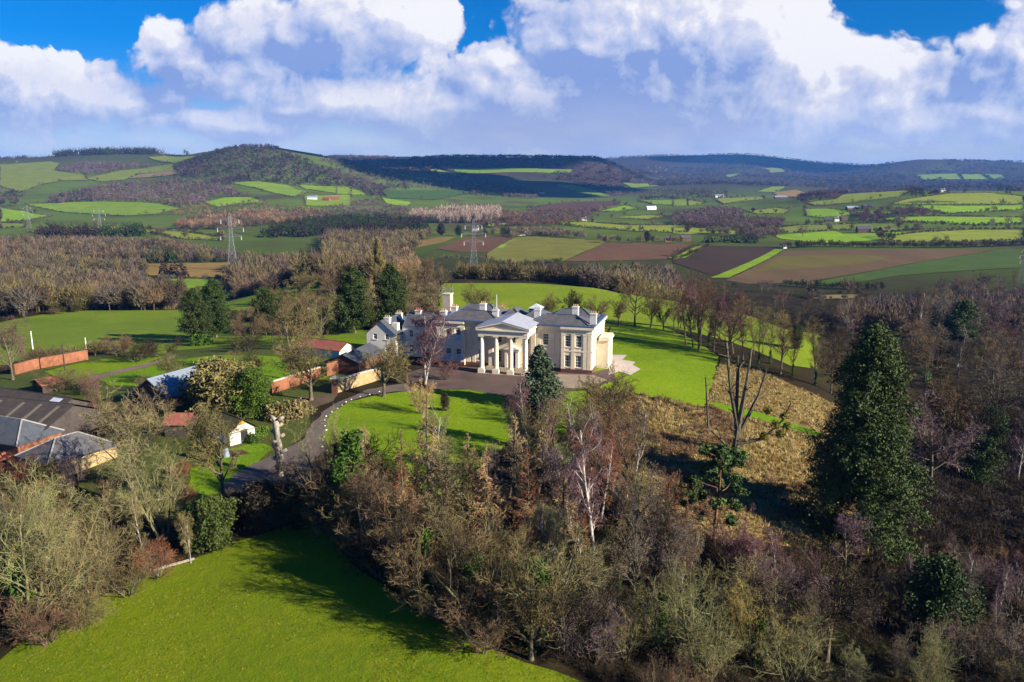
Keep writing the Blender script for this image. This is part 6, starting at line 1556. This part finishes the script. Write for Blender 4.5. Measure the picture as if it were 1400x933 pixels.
# tower behind the left roofs
p = at_y(613, 214); zt = z_at_row(214, 402); tw = thing('lookout_tower', 'pinkish square tower with railed top behind the left chimneys', 'tower', (p.x, p.y, p.z), RZ)
hh = zt-p.z; m = MB(); m.box(-1.1,1.1,-1.1,1.1,-.2,hh); m.build('shaft', M['pink'] if 'pink' in M else M.setdefault('pink', simple('pinkish_render', (.52, .40, .34), .15, 1.2)), tw)
m = MB(); m.box(-1.22,1.22,-1.22,1.22,hh+.003,hh+.2); m.build('cap', M['stone_trim'], tw)
m = MB()
for x, y in ((-1.1,-1.1),(1.1,-1.1),(1.1,1.1),(-1.1,1.1),(0,-1.1),(0,1.1)): m.bar((x,y,hh+.2), (x,y,hh+1.7), .06)
for z in (1.2, 1.7):
    for a, b in (((-1.1,-1.1),(1.1,-1.1)),((1.1,-1.1),(1.1,1.1)),((1.1,1.1),(-1.1,1.1)),((-1.1,1.1),(-1.1,-1.1))): m.bar((*a,hh+z), (*b,hh+z), .05)
m.build('railing', M['steel'], tw); m = MB(); m.bar((1.0,0,hh+.2), (1.0,0,hh+4.2), .08, .05); m.build('mast', M['wood_dark'], tw)

# ------------------------------------------------------------------ pylons
def pylon_meshes(H=50):
    def half(z): return np.interp(z/H, [0, .45, .62, .95, 1], [4.0, 1.9, 1.25, .9, .15])
    b = MB(); zs = [0, .14*H, .26*H, .36*H, .45*H, .53*H, .6*H, .67*H, .74*H, .81*H, .88*H, .95*H, H]; r = .09
    for za, zb in zip(zs, zs[1:]):
        a, c = half(za), half(zb)
        for sx, sy in ((1,1),(1,-1),(-1,-1),(-1,1)): b.bar((sx*a,sy*a,za), (sx*c,sy*c,zb), r*1.25, None, 4)
        for k in range(4):
            q = [(1,1),(1,-1),(-1,-1),(-1,1)]; s, e = q[k], q[(k+1) % 4]
            b.bar((s[0]*a,s[1]*a,za), (e[0]*c,e[1]*c,zb), r*.75, None, 4); b.bar((e[0]*a,e[1]*a,za), (s[0]*c,s[1]*c,zb), r*.75, None, 4); b.bar((s[0]*c,s[1]*c,zb), (e[0]*c,e[1]*c,zb), r*.7, None, 4)
    arms = []
    for f, w_ in ((.60, 8.0), (.74, 10.0), (.88, 7.0)):
        A_ = MB(); z = f*H; i = half(z)
        for s in (-1, 1):
            for y in (-i, i): A_.bar((s*i, y, z), (s*w_, 0, z+.3), r*.8); A_.bar((s*i, y, z+2.2), (s*w_, 0, z+.3), r*.7)
            for q in (.33, .66): A_.bar((s*(i+(w_-i)*q), 0, z), (s*(i+(w_-i)*q), 0, z+2.2*(1-q)), r*.6)
        I_ = []
        for s in (-1, 1): I = MB(); I.lathe([(.12, z-3.2), (.22, z-2.6), (.15, z-1.4), (.12, z+.2)], (s*w_, 0), 6); I_.append(I)
        arms.append((A_, I_))
    return b, arms
def pylon(label, px, row, top, rz=.35, name='pylon', Yf=None):
    p = at(px, row) if Yf is None else at_y(px, Yf); h = z_at_row(p.y, top)-p.z
    t = thing(name, label, 'pylon', (p.x, p.y, p.z-.2), rz, 'electricity pylons across the valley'); s = h/50; t.scale = (s*1.05, s*1.05, s)
    b, arms = pylon_meshes(); b.build('lattice_tower', M['steel'], t)
    for A_, I_ in arms:
        ao = A_.build('crossarm', M['steel'], t)
        for I in I_: I.build('insulator', M['white_paint'], ao)
    return t
pylon('tall steel pylon standing behind the mansion', 648, 377, 299, .1)
pylon('steel pylon on the ochre field left of the grove', 319, 371, 291, .25)
pylon('smaller pylon before the dark conifer belt', 138, 322, 283, .3)
pylon('small distant pylon near the left edge', 40, 312, 280, .3)
pylon('pylon cut by the right picture edge', 1396, 388, 336, .5)
for px, tp, lab in ((13, 209, 'leftmost tiny pylon on the left skyline'), (55, 207.5, 'left one of the close pair of tiny pylons on the skyline'), (61, 207, 'right one of the close pair of tiny pylons on the skyline')):
    pylon(lab, px, 0, tp, .4, Yf=3480)

# ------------------------------------------------------------------ far farms and cottages
def cottage(name, label, px, row, w_, l_, h, wm, rm, rz=0, cat='house', ch=True):
    p = at(px, row); k_ = .72; w_ *= k_; l_ *= k_; h *= k_+.08; t = thing(name, label, cat, (p.x, p.y, p.z-.3), rz)
    m = MB(); m.box(-l_/2,l_/2,-w_/2,w_/2,0,h); m.add([(-l_/2,-w_/2,h),(-l_/2,w_/2,h),(-l_/2,0,h+w_*.42),(-l_/2+.3,-w_/2,h),(-l_/2+.3,w_/2,h),(-l_/2+.3,0,h+w_*.42)], [(0,1,2),(5,4,3),(0,2,5,3),(1,4,5,2)])
    m.add([(l_/2,-w_/2,h),(l_/2,w_/2,h),(l_/2,0,h+w_*.42),(l_/2-.3,-w_/2,h),(l_/2-.3,w_/2,h),(l_/2-.3,0,h+w_*.42)], [(0,1,2),(5,4,3),(0,2,5,3),(1,4,5,2)])
    m.build('wall', M[wm], t)
    r = MB(); a, b, c = l_/2+.5, w_/2+.5, h+w_*.42
    r.add([(-a,-b,h-.3),(a,-b,h-.3),(a,0,c+.1),(-a,0,c+.1),(a,b,h-.3),(-a,b,h-.3),(-a,-b,h),(a,-b,h),(a,0,c+.4),(-a,0,c+.4),(a,b,h),(-a,b,h)], [(0,3,2,1),(3,5,4,2),(6,7,8,9),(9,8,10,11),(0,1,7,6),(4,5,11,10),(0,6,9,3),(3,9,11,5),(1,2,8,7),(2,4,10,8)])
    ro = r.build('roof', M[rm], t)
    if ch: q = MB(); q.box(l_/2-1.6,l_/2-.5,-.6,.6,c-.5,c+1.5); q.build('chimney', M['brick_brown' if wm != 'white_render' else 'white_render'], ro)
    return t
FH = [
 ('cottage','white cottage behind the tall central pylon',650,316,8,14,6,'white_render','slate'),
 ('barn','white low barn at the top of the olive pylon field',714,322.5,7,16,4,'white_render','slate'),
 ('farmhouse','white-roofed farm shed in the mid valley pastures',890,287,12,34,6,'white_render','rooflight'),
 ('house','red brick house at the right of the hedge below the mid pastures',913,331,8,12,6,'brick_orange','slate'),
 ('house','brown brick house with blue roof at the head of the brown field',937,330,9,18,6.5,'brick_brown','slate_blue'),
 ('barn','dark barn in the woods behind the red ploughland',782,296,12,40,6,'wood_dark','corrugated_dark'),
 ('cottage','pale cottage at the valley edge beyond the dark barn',798,302,8,14,5,'white_render','slate'),
 ('cottage','small white house below the flat-topped hill',741,265,12,24,7,'white_render','slate'),
 ('farmhouse','pale farmhouse on the distant brown skyline',585,217,14,40,9,'white_render','slate'),
 ('barn','white barn of the farm on the left valley side',427,273,12,34,7,'white_render','corrugated_grey'),
 ('farmhouse','red farmhouse on the left valley side',446,275,12,26,8,'brick_orange','corrugated_red'),
 ('barn','red-roofed barn at the right end of the left valley farm',458,274,12,30,7,'brick_orange','corrugated_red'),
 ('barn','blue-roofed shed in the far pastures right of the valley',983,270,14,46,6,'white_render','corrugated_grey'),
 ('barn','long blue-roofed farm shed on the far right pastures',1067,272,14,46,6,'brick_brown','corrugated_grey'),
 ('barn','little white hut at the end of the bright green strip',1072.5,340,4,6,3,'white_render','corrugated_grey'),
 ('house','dark slate house left of the white gable in the right pastures',1132,304,10,18,6,'brick_brown','slate_blue'),
 ('house','white-gabled house in the middle of the right pastures',1143,303,9,12,6,'white_render','slate'),
 ('house','dark house right of the white gable in the right pastures',1153,302,10,18,6,'brick_brown','corrugated_dark'),
 ('farmhouse','large dark farmhouse before a dark tree in the right pastures',1180,318,12,26,7,'brick_brown','slate_blue'),
 ('barn','blue-roofed barn in the copse of the right pastures',1165,287,12,36,5,'brick_brown','corrugated_grey'),
 ('barn','second blue barn in the copse of the right pastures',1186,285,12,26,6,'brick_brown','slate_blue'),
 ('house','small white house on the crest at far right',1288,263,10,16,7,'white_render','slate'),
]
for q, f in enumerate(FH): cottage(*f, rz=-.15+.12*((q*7) % 5))
rgv = random.Random(31)
for q in range(20):
    px, row = rgv.uniform(885, 1010), rgv.uniform(228, 247)
    p = at(px, row)
    if p is None: continue
    cottage('cottage', 'tiny pale house of the village on the far blue hillside', px, row, 9, rgv.uniform(10, 20), 7, 'old_stone', 'slate', rgv.uniform(-.5, .5), ch=False)['group'] = 'houses of the far hillside village'
# lone trees in the far fields
for px, row, top, c, lab in ((1003,397,384,'dark','lone round tree on the brown field at the right'),(1293,333,320,'brown','round bare tree in the broad right-hand pasture'),(1098,324,306,'brown','bare tree standing left of the dark hedge in the right pastures'),(1233,306,291,'mauve','mauve tree on the hedge above the bright right pasture'),(1203,324,310,'dark','dark evergreen right of the large dark farmhouse'),(1270,283,271,'mauve','round tree on the far right crest pasture'),(1372,282,272,'mauve','small round tree near the right edge of the far pasture'),(885,331,315,'dark','dark round evergreen at the hedge right of the pylon field'),(603,322,304,'dark','dark round evergreen left of the white cottage'),(627,323,307,'yew','second dark evergreen beside the white cottage'),(57,495,470,'brown','lone bush behind the bright brick wall')):
    T_('cypress' if c in ('dark', 'yew') and px != 1003 else 'oak1', px, row, top, c, lab, wide=1.2)
# ------------------------------------------------------------------ clouds overhead, and the air
def cloud(label, target, size, seed, alt=1500):
    """a flat-bottomed cumulus whose shadow falls on the ground round the target"""
    tx, ty = target; s = alt/SUN.z; c = Vector((tx+SUN.x*s, ty+SUN.y*s, alt+gz(tx, ty)))
    bm = bmesh.new(); rg = random.Random(seed)
    for q in range(9):
        r = rg.uniform(.28, .5); a = rg.random()*6.28; d = rg.random()**.6*.75
        mt = Matrix.Translation((math.cos(a)*d*size[0], math.sin(a)*d*size[1], rg.uniform(0, .12)*size[0])) @ Matrix.Diagonal((r*size[0], r*size[1], r*size[0]*.4, 1))
        bmesh.ops.create_icosphere(bm, subdivisions=3, radius=1, matrix=mt)
    for v in bm.verts:
        n = vnoise(v.co.x/size[0]*7, v.co.y/size[1]*7, seed % 4)[()]
        v.co += v.co.normalized()*float(n)*size[0]*.12
        if v.co.z < -.05*size[0]: v.co.z = -.05*size[0]
    me = bpy.data.meshes.new('cloud'); bm.to_mesh(me); bm.free(); me.materials.append(M['cloud']); me.polygons.foreach_set('use_smooth', [True]*len(me.polygons))
    o = mobj('cloud', me); o.location = c; tag(o, label, kind='stuff'); return o
M['cloud'] = mat('white_cloud', lambda N, b: (.85, .85, .87), 1, 0)
cloud('cumulus high over the shaded ridge', (-330, 3250), (1000, 800), 3, 1500)
cloud('cumulus high over the flat-topped hill', (150, 5050), (1250, 800), 5, 1800)
cloud('cumulus high over the far right hills', (4300, 8200), (2600, 1300), 8, 2000)
# the air between here and the hills
bm = bmesh.new(); bmesh.ops.create_cube(bm, size=1); me = bpy.data.meshes.new('haze'); 
X0, X1, Y0, Y1, Z0, Z1 = -17500, 17500, -17500, 17500, -80, HAZE_TOP
for v in bm.verts: v.co = ((X0+X1)/2+v.co.x*(X1-X0), (Y0+Y1)/2+v.co.y*(Y1-Y0), (Z0+Z1)/2+v.co.z*(Z1-Z0))
bm.to_mesh(me); bm.free()
hm = bpy.data.materials.new('clear_blue_air'); hm.use_nodes = True; HN_ = NT(hm.node_tree); ou = HN_.new('ShaderNodeOutputMaterial'); pv = HN_.new('ShaderNodeVolumePrincipled')
pv.inputs['Color'].default_value = HAZE_COL; pv.inputs['Density'].default_value = HAZE_D; pv.inputs['Anisotropy'].default_value = 0.0
HN_.ln(pv.outputs[0], ou.inputs['Volume']); me.materials.append(hm)
if HAZE_D > 0: o = mobj('haze', me); tag(o, 'thin blue haze over the whole valley', kind='stuff')
